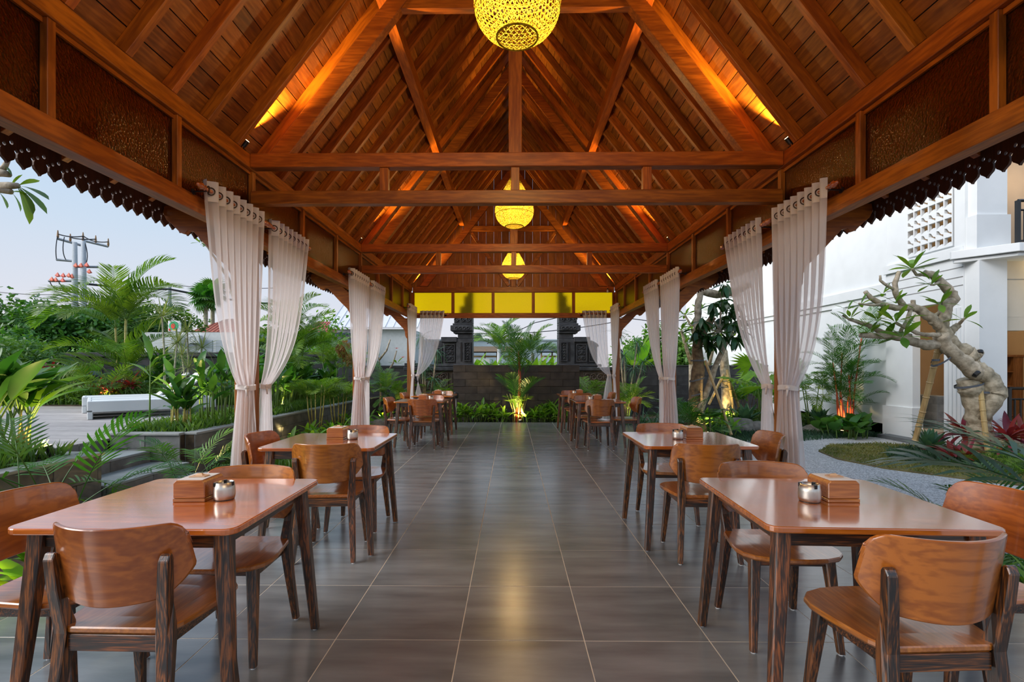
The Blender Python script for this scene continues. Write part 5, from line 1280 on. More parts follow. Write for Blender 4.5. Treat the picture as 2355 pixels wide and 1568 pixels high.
def broad(name, loc, label, meshes, m, stems, h, spread, sc=1, nl=4, cat='plant', stemm=gstem, srad=.010, group=None, el=(1.3, .5)):
    """upright stems each carrying alternate broad leaves"""
    t = thing(name, loc, label, cat, group)
    for k in range(stems):
        a = R.uniform(0, 2*PI); r = spread*math.sqrt(R.uniform(0, 1)); hh = h*R.uniform(.7, 1.1)
        b0 = Vector((r*math.cos(a), r*math.sin(a), 0)); b1 = b0*1.25+Vector((R.uniform(-.05, .05), R.uniform(-.05, .05), hh))
        MB().tube([b0, (b0+b1)/2, b1], [srad*1.3, srad, srad*.5], 6).build('stem', stemm, t, smooth=True)
        az0 = R.uniform(0, 2*PI)
        for i in range(nl):
            q = .55+.45*(i+1)/nl; p = b0.lerp(b1, q)
            put('leaf', meshes[(i+k) % len(meshes)], m, t, p, az0+i*2.6+R.uniform(-.4, .4), el[1]+(el[0]-el[1])*(i+.5)/nl+R.uniform(-.15, .15), R.uniform(-.5, .5), sc*R.uniform(.75, 1.1))
    return t

def ros(name, loc, label, meshes, m, n, el=(1.3, .1), sc=1, cat='plant', group=None, stem=0, stemm=trunk_m):
    t = thing(name, loc, label, cat, group)
    if stem: MB().tube([(0, 0, 0), (.02, .01, stem*.5), (0, 0, stem)], .014, 6).build('stem', stemm, t, smooth=True)
    rosette(t, meshes, m, n, el[0], el[1], sc*.85, sc*1.1, (0, 0, stem)); return t

def spot(loc, target, label, e=40, ang=70, col=(1, .70, .26), vis=True):
    t = thing('garden_spotlight', loc, label, 'spotlight', 'garden uplights')
    d = (Vector(target)-Vector(loc)).normalized(); c = Vector((0, 0, .09))
    MB().tube([(0, 0, 0), (0, 0, .07)], .006, 6).build('stake', blackp_m, t)
    MB().tube([c-d*.05, c+d*.05], .034, 14).build('housing', blackp_m, t)
    MB().tube([c+d*.051, c+d*.053], .029, 14).build('lens', lens_m, t)
    lamp('garden_light', 'SPOT', tuple(Vector(loc)+c+d*.065), e, col, .02, target, ang, .7)

SZ = .40      # soil level of the raised beds
LZ = GZ       # soil level beside the slab
ORD = ['leftmost', 'second from the left', 'third from the left', 'fourth from the left', 'fifth from the left', 'sixth from the left', 'rightmost']
ORN = ['nearest', 'second nearest', 'third nearest', 'fourth nearest', 'fifth nearest', 'sixth nearest', 'seventh nearest', 'eighth nearest', 'second farthest', 'farthest']
# ---- left raised beds
def areca_tree(loc, label, trunks, sc=1., m=g_areca, tm=yel_trunk, fr=areca, n=8):
    t = thing('areca_palm', loc, label, 'palm')
    for (dx, dy, h, r) in trunks:
        MB().tube([(dx*.3, dy*.3, 0), (dx*.8, dy*.8, h*.5), (dx, dy, h)], [r*1.3, r, r*.8], 8).build('trunk', tm, t, smooth=True)
        for i in range(n):
            put('frond', fr[i % len(fr)], m, t, (dx, dy, h-.05), i*2.4+dx*3, 1.35-1.0*i/n+R.uniform(-.08, .08), R.uniform(-.4, .4), sc*R.uniform(.85, 1.08))
    return t
areca_tree((-10.070, 13.0, SZ), 'large clumping areca palm with yellow stems beside the loungers', [(.05, 0, 2.15, .035), (-.30, .1, 1.95, .03), (.15, -.1, .75, .025)], 1.05, n=8)
clump_palm('areca_palm', (-9.696, 12.2, SZ), 'low areca palm seedlings under the large areca palm', smallp, g_areca, 6, 1.5, (1.3, .3), 4, .3, (.2, .6), yel_trunk)
def dracaena(loc, label, heads, m=g_spiky, lm=None, sc=1., n=34, tm=trunk_m, el=(1.4, -.5)):
    t = thing('dracaena', loc, label, 'plant')
    for (dx, dy, h) in heads:
        MB().tube([(dx*.2, dy*.2, 0), (dx*.6+.04, dy*.6, h*.5), (dx, dy, h)], [.028, .022, .018], 7).build('trunk', tm, t, smooth=True)
        rosette(t, lm or spike_l, m, n, el[0], el[1], sc*.8, sc*1.1, (dx, dy, h), rr=.02)
    return t
dracaena((-7.626, 11.0, SZ), 'tall spiky dracaena with yellow edged leaves left of the first curtain', [(-.05, 0, 2.02), (.15, .2, 1.45)], sc=1.15, n=40)
dracaena((-7.385, 11.4, SZ), 'shorter spiky dracaena with several heads nearest the first curtain', [(0, 0, 1.75), (.28, .1, 1.35), (-.22, .15, 1.2), (.1, -.1, .9)], sc=1.05)
for i, (px, y, lb) in enumerate(((212, 12.4, 'red leaved cordyline left of the areca palm stems'), (243, 12.1, 'red leaved cordyline glowing over the garden light'), (270, 12.5, 'red leaved cordyline right of the areca palm stems'), (392, 12.9, 'dark red cordyline behind the lounger backrests'))):
    x = (px-1177)*y/1162
    ros('cordyline', (x, y, SZ), lb, cord_l, g_red, 22, (1.3, .0), 1.05, stem=.30)
ros('cordyline', (-9.290, 12.2, SZ), 'maroon cordyline at the right foot of the areca palm', cord_l, g_mar, 20, (1.3, .0), 1.1, stem=.42)
broad('philodendron', (-11.667, 13.6, SZ), 'large heart leaved plant against the black boundary wall', heart_l, g_canna, 9, .75, .5, 1.5, 3)
broad('philodendron', (-10.220, 13.9, SZ), 'round leaved green plant behind the red cordylines', heart_l, g_canna, 8, .7, .5, 1.5, 3)
broad('ginger_plant', (-9.500, 13.6, SZ), 'upright green ginger plant behind the lounger backrests', canna_l, g_canna, 6, 1.0, .3, 1.2, 4)
ros('schefflera', (-11.672, 12.6, SZ), 'light green rosette shrub in front of the black wall at far left', cord_l, g_bush2, 30, (1.3, -.2), 1.1, stem=.72)
ros('oleander', (-11.614, 13.2, SZ), 'thin blue green shrub in front of the black wall', strap_l, g_blue, 34, (1.4, -.3), .6, stem=1.05)
broad('oleander', (-11.073, 12.4, SZ), 'loose blue green leafy shrub by the deck edge', spike_l, g_blue, 8, .7, .4, .6, 9)
for i, (px, y, sx) in enumerate(((20, 13.4, 1.0), (60, 14.3, .9), (-40, 12.6, 1.0))):
    t = thing('garden_tree', ((px-1177)*y/1162, y, SZ), ['grey green leafy tree at the left edge above the heliconias', 'small grey green tree beside the black wall at far left', 'leafy tree just beyond the left edge'][i], 'tree')
    MB().tube([(0, 0, 0), (.05, 0, .6), (0, 0, 1.2)], [.05, .04, .03], 7).build('trunk', bark, t, smooth=True)
    leafcloud('crown', t, [(0, 0, 1.15, .9*sx, .8, .5), (.5, .1, .95, .6, .5, .35), (-.5, 0, 1.0, .6, .5, .4)], 2600, .085, g_bush, asp=.28)
carpet('ground_cover', 'feathery low green planting between the deck and the black wall', lambda x, y: x < -4.6-(y-12)*.2, (-16.5, -5.0, 11.95, 14.6), 9000, .42, .012, g_cover, SZ)
t = thing('shrub', (-9.905, 12.3, SZ), 'pale green fine leaved hedge behind the loungers', 'shrub')
leafcloud('foliage', t, [(-1.6, 0, .15, .9, .3, .30), (-.4, -.1, .15, .9, .3, .32), (.9, 0, .15, .9, .3, .34), (2.1, .1, .2, .8, .3, .3)], 9000, .045, g_bush2, asp=.3)
t = thing('shrub', (-12.161, 12.8, SZ), 'dark green mounded shrub at the far left deck corner', 'shrub')
leafcloud('foliage', t, [(-1.6, 0, .2, 1.2, .4, .5), (.2, .1, .2, .9, .4, .4)], 5000, .07, g_bush, asp=.4)

# heliconias at the far left foreground
HB = [(-4.83, 4.95), (-4.98, 5.00), (-4.78, 4.55), (-5.15, 4.80)]
for i, (x, y) in enumerate(HB):
    t = thing('heliconia', (x, y, SZ-.02), ['heliconia with glowing yellow stems, nearest the steps', 'heliconia lit from below, second from the steps', 'broad leaved heliconia at the left edge of the photo', 'broad leaved heliconia behind the left edge stems'][i], 'plant', 'heliconias in the front left planter')
    for k in range(4):
        a = R.uniform(0, 6.28); b0 = Vector((.04*math.cos(a), .04*math.sin(a), 0)); top = Vector((b0.x*2.5+R.uniform(-.08, .08), b0.y*2, R.uniform(.36, .55)))
        MB().tube([b0, (b0+top)/2, top], [.020, .016, .008], 8).build('stem', yel_trunk if k < 2 else gstem, t, smooth=True)
        for j in range(4):
            az = R.uniform(0, 6.28); el = R.uniform(.7, 1.35); p1 = top+Vector((math.cos(az)*.08, math.sin(az)*.08, .16))
            MB().tube([top, p1], [.008, .005], 5).build('stem', gstem, t)
            put('leaf', canna_l[(j+k) % 3], g_canna, t, p1, az, el, R.uniform(-.6, .6), R.uniform(.8, 1.05))
broad('canna', (-5.08, 7.0, SZ), 'single slender canna with big leaves in front of the lounger backrests', canna_l, g_canna, 1, .95, .02, .9, 4, el=(1.3, .8))
carpet('ground_cover', 'sparse feathery weeds in the front left planter', lambda x, y: True, (-5.2, -4.45, 2.6, 5.05), 1200, .22, .006, g_cover, SZ-.02)
# foreground palms
clump_palm('parlour_palm', (-3.45, 3.72, LZ), 'dark green feathery palm in front of the left planter wall', parlor, g_palm, 3, 1.0, (1.2, .2), 4, .10, (.20, .55), g_dark, .008, az=[0, .6, 2.6, 3.4, 4.6, 1.5])
clump_palm('parlour_palm', (-3.35, 5.25, LZ), 'feathery green palm in front of the steps, left of the first curtain', parlor, g_palm, 4, .75, (1.2, .2), 4, .10, (.10, .35), g_dark, .008)
broad('ginger_plant', (-3.0, 2.95, LZ), 'low strappy green plant beside the slab at bottom left', lily_l, g_lime, 8, .16, .22, 1.0, 3)
broad('ginger_plant', (-3.1, 3.9, LZ), 'leafy green plant under the left foreground palm', lily_l, g_canna, 8, .22, .25, .9, 3)
broad('ginger_plant', (-2.98, 3.35, LZ), 'broad leaved seedling beside the slab behind the left chair', lily_l, g_blue, 7, .15, .2, .9, 3)
# cannas in the planter above the steps
CN = [(-4.80, 7.12), (-4.62, 7.22), (-4.72, 7.70), (-4.42, 7.55), (-4.80, 8.3), (-4.5, 8.5), (-4.9, 9.3), (-4.55, 9.5)]
CL = ['canna with glowing yellow leaves, left front of the planter above the steps', 'canna over the bright garden light', 'tall canna behind the bright garden light', 'canna just left of the first curtain', 'tall dark canna behind the lounger end', 'canna showing left of the first curtain, middle row', 'canna in the back row left of the first curtain', 'canna hidden half behind the first curtain']
for i, (x, y) in enumerate(CN):
    broad('canna', (x, y, SZ), CL[i], canna_l, g_lime if i in (1,) else g_canna, 5, (.66, .50, .85, .8, .95, .9, 1.0, 1.0)[i], .15, .72, 4, stemm=yel_trunk if i < 2 else gstem, el=(1.35, .7), group='cannas above the steps')
ros('crinum_lily', (-5.02, 6.82, SZ), 'spidery strap leaved lily at the planter corner', strap_l, g_palm, 16, (1.2, .0), .8)
ros('crinum_lily', (-4.75, 6.80, SZ), 'small strap leaved lily beside the bright garden light', strap_l, g_palm, 12, (1.2, .2), .55)
carpet('ground_cover', 'fern like low planting on the long left bed', lambda x, y: -5.3 < x < -4.3+(y-6.6)*.03, (-5.3, -4.05, 6.7, 13.2), 6000, .17, .008, g_cover, SZ)
# hedge of heliconias seen between first and second curtains
for i in range(9):
    y = 9.6+i*.48; x = -5.0-(i % 2)*.35+R.uniform(-.1, .1)
    broad('heliconia', (x, y, SZ), 'green heliconia in the hedge between the left curtains, %s one' % ['nearest', 'second nearest', 'third nearest', 'fourth nearest', 'middle', 'fourth farthest', 'third farthest', 'second farthest', 'farthest'][i], canna_l, g_canna, 8, .75, .28, .85, 5, group='heliconia hedge between the left curtains', el=(1.35, .6))
areca_tree((-5.110, 11.6, SZ), 'tall areca palm rising behind the heliconia hedge', [(0, 0, 1.75, .03), (.2, .2, 1.25, .025), (-.15, .1, .8, .02)], .72, g_palm, gstem, n=8)
clump_palm('areca_palm', (-4.716, 13.4, SZ), 'light green feathery palm near the second left curtain', fine, g_areca, 7, 1.0, (1.3, .3), 4, .2, (.5, 1.1), gstem)
t = thing('flowering_shrub', (-4.183, 12.6, SZ), 'dry reddish brown flower heads beside the second left curtain', 'plant')
for k in range(5):
    a = k*1.3; MB().tube([(0, 0, 0), (.10*math.cos(a), .1*math.sin(a), 1.0+.1*k)], .006, 5).build('stem', gstem, t)
    leafcloud('dry_flower', t, [(.10*math.cos(a), .1*math.sin(a), 1.05+.1*k, .13, .13, .12)], 90, .05, g_dry, asp=.3)
# bed between slab and retaining wall
for i, (x, y, h) in enumerate(((-3.86, 9.9, 1.05), (-3.62, 10.5, 1.0))):
    t = thing('bamboo_palm', (x, y, LZ), ['bamboo palm with orange lit canes left of the second curtain', 'second bamboo palm close to the second left curtain'][i], 'palm')
    for k in range(5):
        a = k*1.26; dx, dy = .14*math.cos(a), .14*math.sin(a); hh = h*R.uniform(.75, 1.15)
        MB().tube([(dx*.5, dy*.5, 0), (dx, dy, hh*.5), (dx*1.3, dy*1.3, hh)], [.014, .012, .009], 7).build('cane', yel_trunk, t, smooth=True)
        for j in range(6): put('frond', smallp[j % 2], g_palm, t, (dx*1.3, dy*1.3, hh*(.7+.3*j/5)), j*2.4+k, 1.2-.17*j, R.uniform(-.4, .4), R.uniform(.8, 1.1))
for i, (x, y) in enumerate(((-3.3, 7.6), (-3.5, 8.3), (-3.2, 8.9), (-3.7, 9.2), (-3.1, 9.6), (-3.4, 10.3), (-3.2, 11.0), (-3.6, 11.6), (-3.1, 12.0), (-3.9, 7.4))):
    broad('ginger_plant', (x, y, LZ), 'low glossy leafy plant beside the left slab edge, %s one' % ['second nearest', 'third nearest', 'fourth nearest', 'fifth nearest', 'sixth nearest', 'seventh nearest', 'eighth nearest', 'second farthest', 'farthest', 'nearest'][i], lily_l, g_canna, 10, .20, .28, .85, 3, group='low leafy plants along the left slab edge')
carpet('ground_cover', 'low green ground cover in the bed beside the left slab edge', lambda x, y: True, (-4.1, -2.78, 6.9, 12.6), 5000, .12, .010, g_bush, LZ)
clump_palm('areca_palm', (-3.092, 12.6, LZ), 'fresh green young palm between the second and far left curtains', fine, g_areca, 8, .85, (1.25, .3), 3, .12, (.35, .9), gstem)
clump_palm('areca_palm', (-2.808, 12.9, LZ), 'small palm left of the far left curtain', fine, g_areca, 6, .7, (1.25, .3), 3, .12, (.1, .5), gstem)
t = thing('frangipani', (-3.584, 13.6, LZ), 'bare branched frangipani with two pink blossoms', 'tree')
for pts in ([(0, 0, 0), (.05, 0, 1.0), (.0, 0, 1.6), (-.15, 0, 1.95)], [(.0, 0, 1.6), (.2, 0, 1.85), (.30, 0, 2.15)], [(.05, 0, 1.0), (.35, .1, 1.5), (.45, .1, 1.85)], [(0, 0, 1.3), (-.25, .1, 1.6), (-.3, .1, 1.9)]):
    MB().tube(pts, [.03-.006*i for i in range(len(pts))], 6).build('branch', fr_bark, t, smooth=True)
pink = leafmat('pink_petal', (.75, .12, .20), (.85, .25, .35), .3)
for p in ((.45, .1, 1.9), (.62, .1, 1.66)):
    for j in range(5): put('petal', canna_s[0], pink, t, p, j*1.256, .5, 0, .28)
rosette(t, fran_l, g_areca, 6, 1.0, .1, .8, 1.0, (.45, .1, 1.5))
t = thing('weeping_dracaena', (-2.269, 13.2, LZ), 'drooping dark green dracaena seen through the far left curtain', 'plant')
for (dx, h) in ((0, 1.45), (.2, 1.1), (.3, 1.8), (-.1, 2.2)):
    MB().tube([(0, 0, 0), (dx*.7, 0, h*.6), (dx, 0, h)], [.03, .022, .016], 7).build('trunk', fr_bark, t, smooth=True); rosette(t, strap_l, g_dark, 34, .9, -1.1, .6, .9, (dx, 0, h))

# ---- planting at the end of the pavilion
t = thing('lipstick_palm', (0.134, 12.35, LZ), 'tall palm with a red stem lit from below at the end of the aisle', 'palm')
MB().tube([(0, 0, 0), (.02, 0, .45), (.06, 0, .9), (.05, 0, 1.5), (.03, 0, 1.8)], [.09, .055, .035, .028, .02], 9).build('trunk', redst, t, smooth=True)
for k in range(8):
    a = k*.8; MB().tube([(.10*math.cos(a), .08*math.sin(a), 0), (.13*math.cos(a)+.02, .10*math.sin(a), .35), (.26*math.cos(a), .2*math.sin(a), .75)], [.022, .016, .006], 6).build('stem', yel_trunk, t, smooth=True)
for i in range(10): put('frond', lip[i % 2], g_palm, t, (.04, 0, 1.0+.04*i), i*2.4, 1.05+.045*i, R.uniform(-.3, .3), R.uniform(.85, 1.0))
for i in range(8): put('frond', lip[i % 2], g_palm, t, (.04, 0, .40+.03*i), i*2.4+1, 1.25-.06*i, R.uniform(-.3, .3), R.uniform(.6, .8))
for i in range(16): put('frond', smallp[i % 2], (g_lime, g_dry, g_areca)[i % 3], t, (.0, 0, .22+.02*i), i*2.4+1, 1.35-.04*i, R.uniform(-.3, .3), R.uniform(.6, 1.0))
t = areca_tree((-0.531, 21, LZ), 'pale palm with a grey trunk seen through the gate opening', [(.0, 0, 2.15, .10)], .95, g_areca, pole_m, n=12)
t = areca_tree((0.901, 22, LZ), 'dry tipped palm behind the central palm', [(.0, 0, 2.0, .08)], .8, g_spiky, trunk_m, n=9)
for i, (px, y) in enumerate(((1100, 17), (1135, 16.6), (1228, 16.8), (1262, 17.2), (1245, 16.5), (1092, 16.5))):
    x = (px-1177)*y/1162
    t = ros('banana_plant', (x, y, LZ), 'lime banana leaves above the screen wall, %s' % ['second from the left', 'third from the left', 'third from the right', 'rightmost', 'second from the right', 'leftmost'][i], banana_l, g_lime, 7, (1.5, .9), .80, group='banana plants behind the screen wall', stem=1.0)
t = thing('shrub', (0.041, 18.5, LZ), 'green bushes with red flowers behind the screen wall', 'shrub')
leafcloud('foliage', t, [(-1.0, 0, 1.1, .8, .5, .5), (0, .3, 1.1, .8, .5, .6), (1.0, 0, 1.1, .8, .5, .5)], 5000, .06, g_bush2)
leafcloud('blossom', t, [(-1.0, -.3, 1.3, .8, .3, .4), (1.0, -.3, 1.3, .8, .3, .4)], 60, .05, redcap)
LL = [(1010, 12.5, .5), (1062, 12.35, 1.0), (1098, 12.4, .8), (1122, 12.6, 1.1), (1150, 12.3, .7), (1218, 12.25, .7), (1240, 12.35, .8), (1262, 12.6, 1.2), (1290, 12.35, .8), (1320, 12.5, .6)]
for i, (px, y, s) in enumerate(LL):
    broad('peace_lily', ((px-1177)*y/1162, y, LZ), ['dark leafy plant in the shade left of the screen wall end', 'full dark green leafy plant with red buds left of the centre', 'small leafy plant between the two larger ones left of the palm', 'tall leafy plant left of the central palm', 'low pale leaved plant touching the central palm on the left', 'low leafy plant touching the central palm on the right', 'second low leafy plant right of the central palm', 'tall leafy plant right of the central palm', 'silvery leafy plant near the right end of the bed', 'last small leafy plant at the right end of the bed'][i],
          lily_l, g_lily, int(8+6*s), .30*s+.05, .16, .62+.28*s, 4)
carpet('ground_cover', 'low plants edging the slab under the screen wall', lambda x, y: True, (-2.6, 2.7, 11.98, 12.8), 1200, .10, .010, g_lily, LZ)
clump_palm('parlour_palm', (-1.781, 13.3, LZ), 'small bright green palm left of the screen wall', smallp, g_areca, 8, 1.0, (1.2, .2), 3, .08, (.5, .75), gstem)
clump_palm('parlour_palm', (1.995, 13.3, LZ), 'small bright green palm right of the screen wall', smallp, g_areca, 9, 1.15, (1.1, .1), 3, .08, (.5, .7), gstem)
t = thing('faucet_post', (-1.303, 11.75, 0.0), 'slim post with a round black cap and chain by the farthest left table', 'post')
MB().tube([(0, 0, 0), (0, 0, .60)], .010, 6).build('chain', pole_m, t); MB().lathe([(.001, .58), (.05, .58), (.055, .62), (.055, .70), (.05, .72), (.001, .73)], 16).build('cap', blackp_m, t, smooth=True)

# ---- right garden
t = thing('weeping_dracaena', (3.020, 13.4, LZ), 'drooping dark green dracaena right of the far right curtain', 'plant')
for (dx, h) in ((-.05, 1.7), (.2, 1.35), (.3, 2.05), (-.2, 2.3), (.45, 1.55)):
    MB().tube([(0, 0, 0), (dx*.5, 0, h*.5), (dx, 0, h)], [.03, .022, .016], 7).build('trunk', fr_bark, t, smooth=True); rosette(t, strap_l, g_dark, 32, 1.0, -1.1, .6, .9, (dx, 0, h))
for i, (px, y) in enumerate(((1405, 12.0), (1440, 11.6), (1475, 11.9), (1500, 11.2), (1530, 11.7), (1560, 11.0), (1590, 11.2))):
    ros('spider_lily', ((px-1177)*y/1162, y, LZ), 'dark strap leaved lily, %s of seven behind the second right curtain' % ORD[i], strap_l, g_dark, 38, (1.45, .3), 1.15, group='strap leaved lilies on the right')
clump_palm('parlour_palm', (2.840, 12.6, LZ), 'stiff green fan of young palm leaves behind the far right chair', smallp, g_areca, 8, 1.2, (1.4, .5), 3, .1, (.3, .5), gstem)
clump_palm('parlour_palm', (3.296, 9.6, LZ), 'feathery green palm between the second right curtain and the propped tree', parlor, g_palm, 7, .85, (1.35, .4), 4, .12, (.15, .4), gstem)
def bamboo(par, a_, b_, r=.028):
    a_, b_ = Vector(a_), Vector(b_); n = 7; pts, rs = [], []
    for i in range(n):
        for q, k in ((0, 1.15), (.06, .95), (.94, .95)):
            t_ = (i+q)/n; pts.append(a_.lerp(b_, t_)); rs.append(r*k)
    pts.append(b_); rs.append(r); MB().tube(pts, rs, 9).build('bamboo_prop', bamboo_m, par, smooth=False)
def strap(par, c, r, tilt=(0, 0)):
    V = []; n = 14
    for j in range(n+1):
        a = 2*PI*j/n; x, y = r*math.cos(a), r*math.sin(a); z = x*tilt[0]+y*tilt[1]
        V += [(c[0]+x, c[1]+y, c[2]+z-.015), (c[0]+x, c[1]+y, c[2]+z+.015)]
    me = bpy.data.meshes.new('strap'); me.from_pydata(V, [], [(2*i, 2*i+2, 2*i+3, 2*i+1) for i in range(n)]); obj('strap', me, tape_m, par)
def lumpy(mb, pts, rr, n=10, seed=1, amp=.10):
    r_ = random.Random(seed); P_, Q_ = [], []
    for (a_, ra), (b_, rb) in zip(zip(pts, rr), zip(pts[1:], rr[1:])):
        a_, b_ = Vector(a_), Vector(b_); k = 4
        for i in range(k): q = i/k; P_.append(a_.lerp(b_, q)+Vector((r_.uniform(-1, 1), r_.uniform(-1, 1), r_.uniform(-1, 1)))*ra*.10); Q_.append((ra+(rb-ra)*q)*(1+r_.uniform(-amp, amp)))
    P_.append(Vector(pts[-1])); Q_.append(rr[-1]); return mb.tube(P_, Q_, n)
# propped big leaf tree
TY_ = 10.4
t = thing('propped_tree', (0, 0, 0), 'big leaved tree with a rough trunk held by bamboo props behind the second right table', 'tree')
lumpy(MB(), [(3.695, 10.400, 0.077), (3.766, 10.400, 0.808), (3.820, 10.400, 1.254), (3.793, 10.400, 1.699)], [.16, .13, .12, .10], seed=3).build('trunk', bark, t, smooth=True)
lumpy(MB(), [(3.793, 10.400, 1.699), (3.926, 10.400, 2.056), (4.082, 10.300, 2.331)], [.10, .09, .07], seed=4).build('branch', bark, t, smooth=True)
lumpy(MB(), [(3.793, 10.400, 1.699), (3.839, 10.500, 2.243), (3.856, 10.500, 2.603), (3.910, 10.500, 2.891), (4.027, 10.500, 3.052)], [.09, .07, .065, .06, .05], seed=5).build('branch', fr_bark, t, smooth=True)
lumpy(MB(), [(3.910, 10.500, 2.891), (4.291, 10.600, 2.814), (4.652, 10.600, 2.868), (4.968, 10.600, 3.022)], [.07, .085, .08, .05], seed=6).build('branch', fr_bark, t, smooth=True)
lumpy(MB(), [(3.694, 10.200, 0.136), (3.950, 10.300, 0.813), (4.210, 10.400, 1.432), (4.483, 10.500, 1.927), (4.608, 10.500, 2.242)], [.085, .065, .055, .04, .03], seed=7).build('trunk', fr_bark, t, smooth=True)
def hang(par, tip, n, sc=1., m=g_dark, el=(.3, -1.35), ms=None):
    for i in range(n):
        az = i*2.4+R.uniform(-.3, .3); put('leaf', (ms or tree_l)[i % 2], m, par, (tip[0]+.03*math.cos(az), tip[1]+.03*math.sin(az), tip[2]+R.uniform(-.05, .05)), az, el[0]+(el[1]-el[0])*i/max(1, n-1), R.uniform(-.3, .3), sc*R.uniform(.85, 1.15))
for p in ((4.082, 10.300, 2.578), (4.370, 10.400, 2.679), (3.825, 10.200, 2.260), (4.608, 10.500, 2.602), (4.653, 10.400, 2.322), (4.390, 10.200, 2.172), (3.912, 10.200, 1.954), (4.132, 10.100, 1.948), (4.477, 10.200, 1.910), (3.730, 10.300, 2.049), (4.697, 10.400, 2.055), (4.447, 10.500, 2.422), (4.038, 10.300, 1.784), (4.370, 10.400, 2.991), (4.336, 10.600, 2.297)):
    hang(t, p, 14, 1.0)
    MB().tube([p, (p[0]-.06, p[1]+.05, p[2]-.18), (4.275, 10.450, 2.059)], [.010, .012, .018], 5).build('twig', fr_bark, t)
strap(t, (3.793, 10.400, 1.441), .13); strap(t, (3.793, 10.400, 1.058), .15, (.3, 0)); strap(t, (3.793, 10.400, 0.763), .15, (.3, 0))
bamboo(t, (4.105, 9.500, 0.039), (3.924, 10.300, 1.431)); bamboo(t, (3.807, 10.200, 0.075), (3.845, 10.300, 1.122)); bamboo(t, (3.773, 10.800, 0.603), (4.002, 10.600, 1.252)); bamboo(t, (3.690, 9.600, 0.025), (3.799, 10.200, 0.468), .024)
strap(t, (3.729, 9.900, 0.188), .05)
t = thing('propped_tree', (0, 0, 0), 'straight pale trunk lit orange from below with bamboo props near the black wall', 'tree')
lumpy(MB(), [(5.157, 12.200, 0.010), (5.147, 12.200, 0.929), (5.084, 12.200, 1.609), (5.084, 12.300, 1.874)], [.13, .11, .10, .07], seed=9, amp=.04).build('trunk', fr_bark, t, smooth=True)
for a_, b_ in (((4.653, 12.000, 0.421), (5.074, 12.150, 1.160)), ((5.223, 11.900, 0.103), (5.125, 12.100, 1.243)), ((5.503, 12.300, 0.347), (5.209, 12.200, 1.034))): bamboo(t, a_, b_, .03)
strap(t, (5.126, 12.200, 0.971), .13); strap(t, (5.126, 12.200, 0.825), .13)
for p, b0 in (((4.874, 12.300, 2.085), (5.105, 12.300, 1.769)), ((5.442, 12.400, 2.197), (5.105, 12.300, 1.769))):
    MB().tube([b0, p], [.05, .03], 7).build('branch', fr_bark, t, smooth=True); rosette(t, fran_l, frang_leaf, 12, 1.0, -.2, .9, 1.1, p)
t = thing('frangipani', (0, 0, 0), 'leafy frangipani behind the propped tree, right of the second curtain', 'tree')
for pts in ([(4.739, 13.400, 1.373), (4.853, 13.400, 1.925), (4.739, 13.400, 2.384), (4.567, 13.400, 2.671)], [(4.853, 13.400, 1.925), (5.120, 13.500, 2.276)], [(4.739, 13.400, 2.384), (4.967, 13.400, 2.786)], [(4.739, 13.400, 1.373), (4.567, 13.400, 1.925), (4.475, 13.400, 2.270)], [(5.118, 13.200, 1.350), (5.231, 13.200, 1.802), (5.400, 13.200, 2.028)]):
    MB().tube(pts, [.055-.01*i for i in range(len(pts))], 7).build('branch', fr_bark, t, smooth=True)
    rosette(t, fran_l, frang_leaf, 14, 1.1, -.3, .9, 1.2, pts[-1]); rosette(t, fran_l, frang_leaf, 8, .9, -.1, .9, 1.2, pts[-2])
MB().tube([(4.739, 13.400, 1.373), ((4.739, 13.400, 1.373)[0], 13.4, LZ)], .07, 8).build('trunk', fr_bark, t, smooth=True)
agl = [('blue green agave between the two grey rocks', 1711, 11.5, 1.35, .12), ('blue green agave at the foot of the white house wall', 1878, 11.3, 1.2, .12), ('pale agave beside the bamboo prop foot of the gnarled frangipani', 2128, 7.9, .95, .10)]
for lb, px, y, s, z in agl: ros('agave', ((px-1177)*y/1162, y, LZ+.05), lb, agave_l, g_blue, 22, (1.35, .25), s, stem=z)
def rock(label, c, rx, ry, rz_, seed):
    bm = bmesh.new(); bmesh.ops.create_icosphere(bm, subdivisions=3, radius=1)
    r_ = random.Random(seed); ph = [r_.uniform(0, 6) for _ in range(4)]
    for v in bm.verts:
        k = 1+.10*math.sin(v.co.x*3+ph[0])+.09*math.sin(v.co.y*4+ph[1])+.07*math.sin(v.co.z*5+v.co.x*4+ph[2]); v.co = Vector((v.co.x*rx*k, v.co.y*ry*k, max(-.25, v.co.z)*rz_*k))
    me = bpy.data.meshes.new('rock'); bm.to_mesh(me); bm.free(); me.shade_smooth()
    obj('rock', me, rock_m, None, c, (0, 0, r_.uniform(0, 3)), label=label, cat='rock')
rock('pointed grey rock left of the agave', (4.933, 10.9, LZ+.06), .33, .24, .26, 1); rock('rounded grey rock right of the agave, behind the first right curtain', (5.347, 10.8, LZ+.05), .30, .24, .22, 2)
rock('low flat rock beside the right pillar', (6.416, 10.9, LZ+.03), .28, .2, .12, 4); rock('dark rock at the foot of the gnarled frangipani', (6.482, 7.0, LZ), .35, .25, .12, 5)
rock('grey rock in the bed left of the far left table', (-2.952, 11.2, LZ), .35, .3, .28, 6)
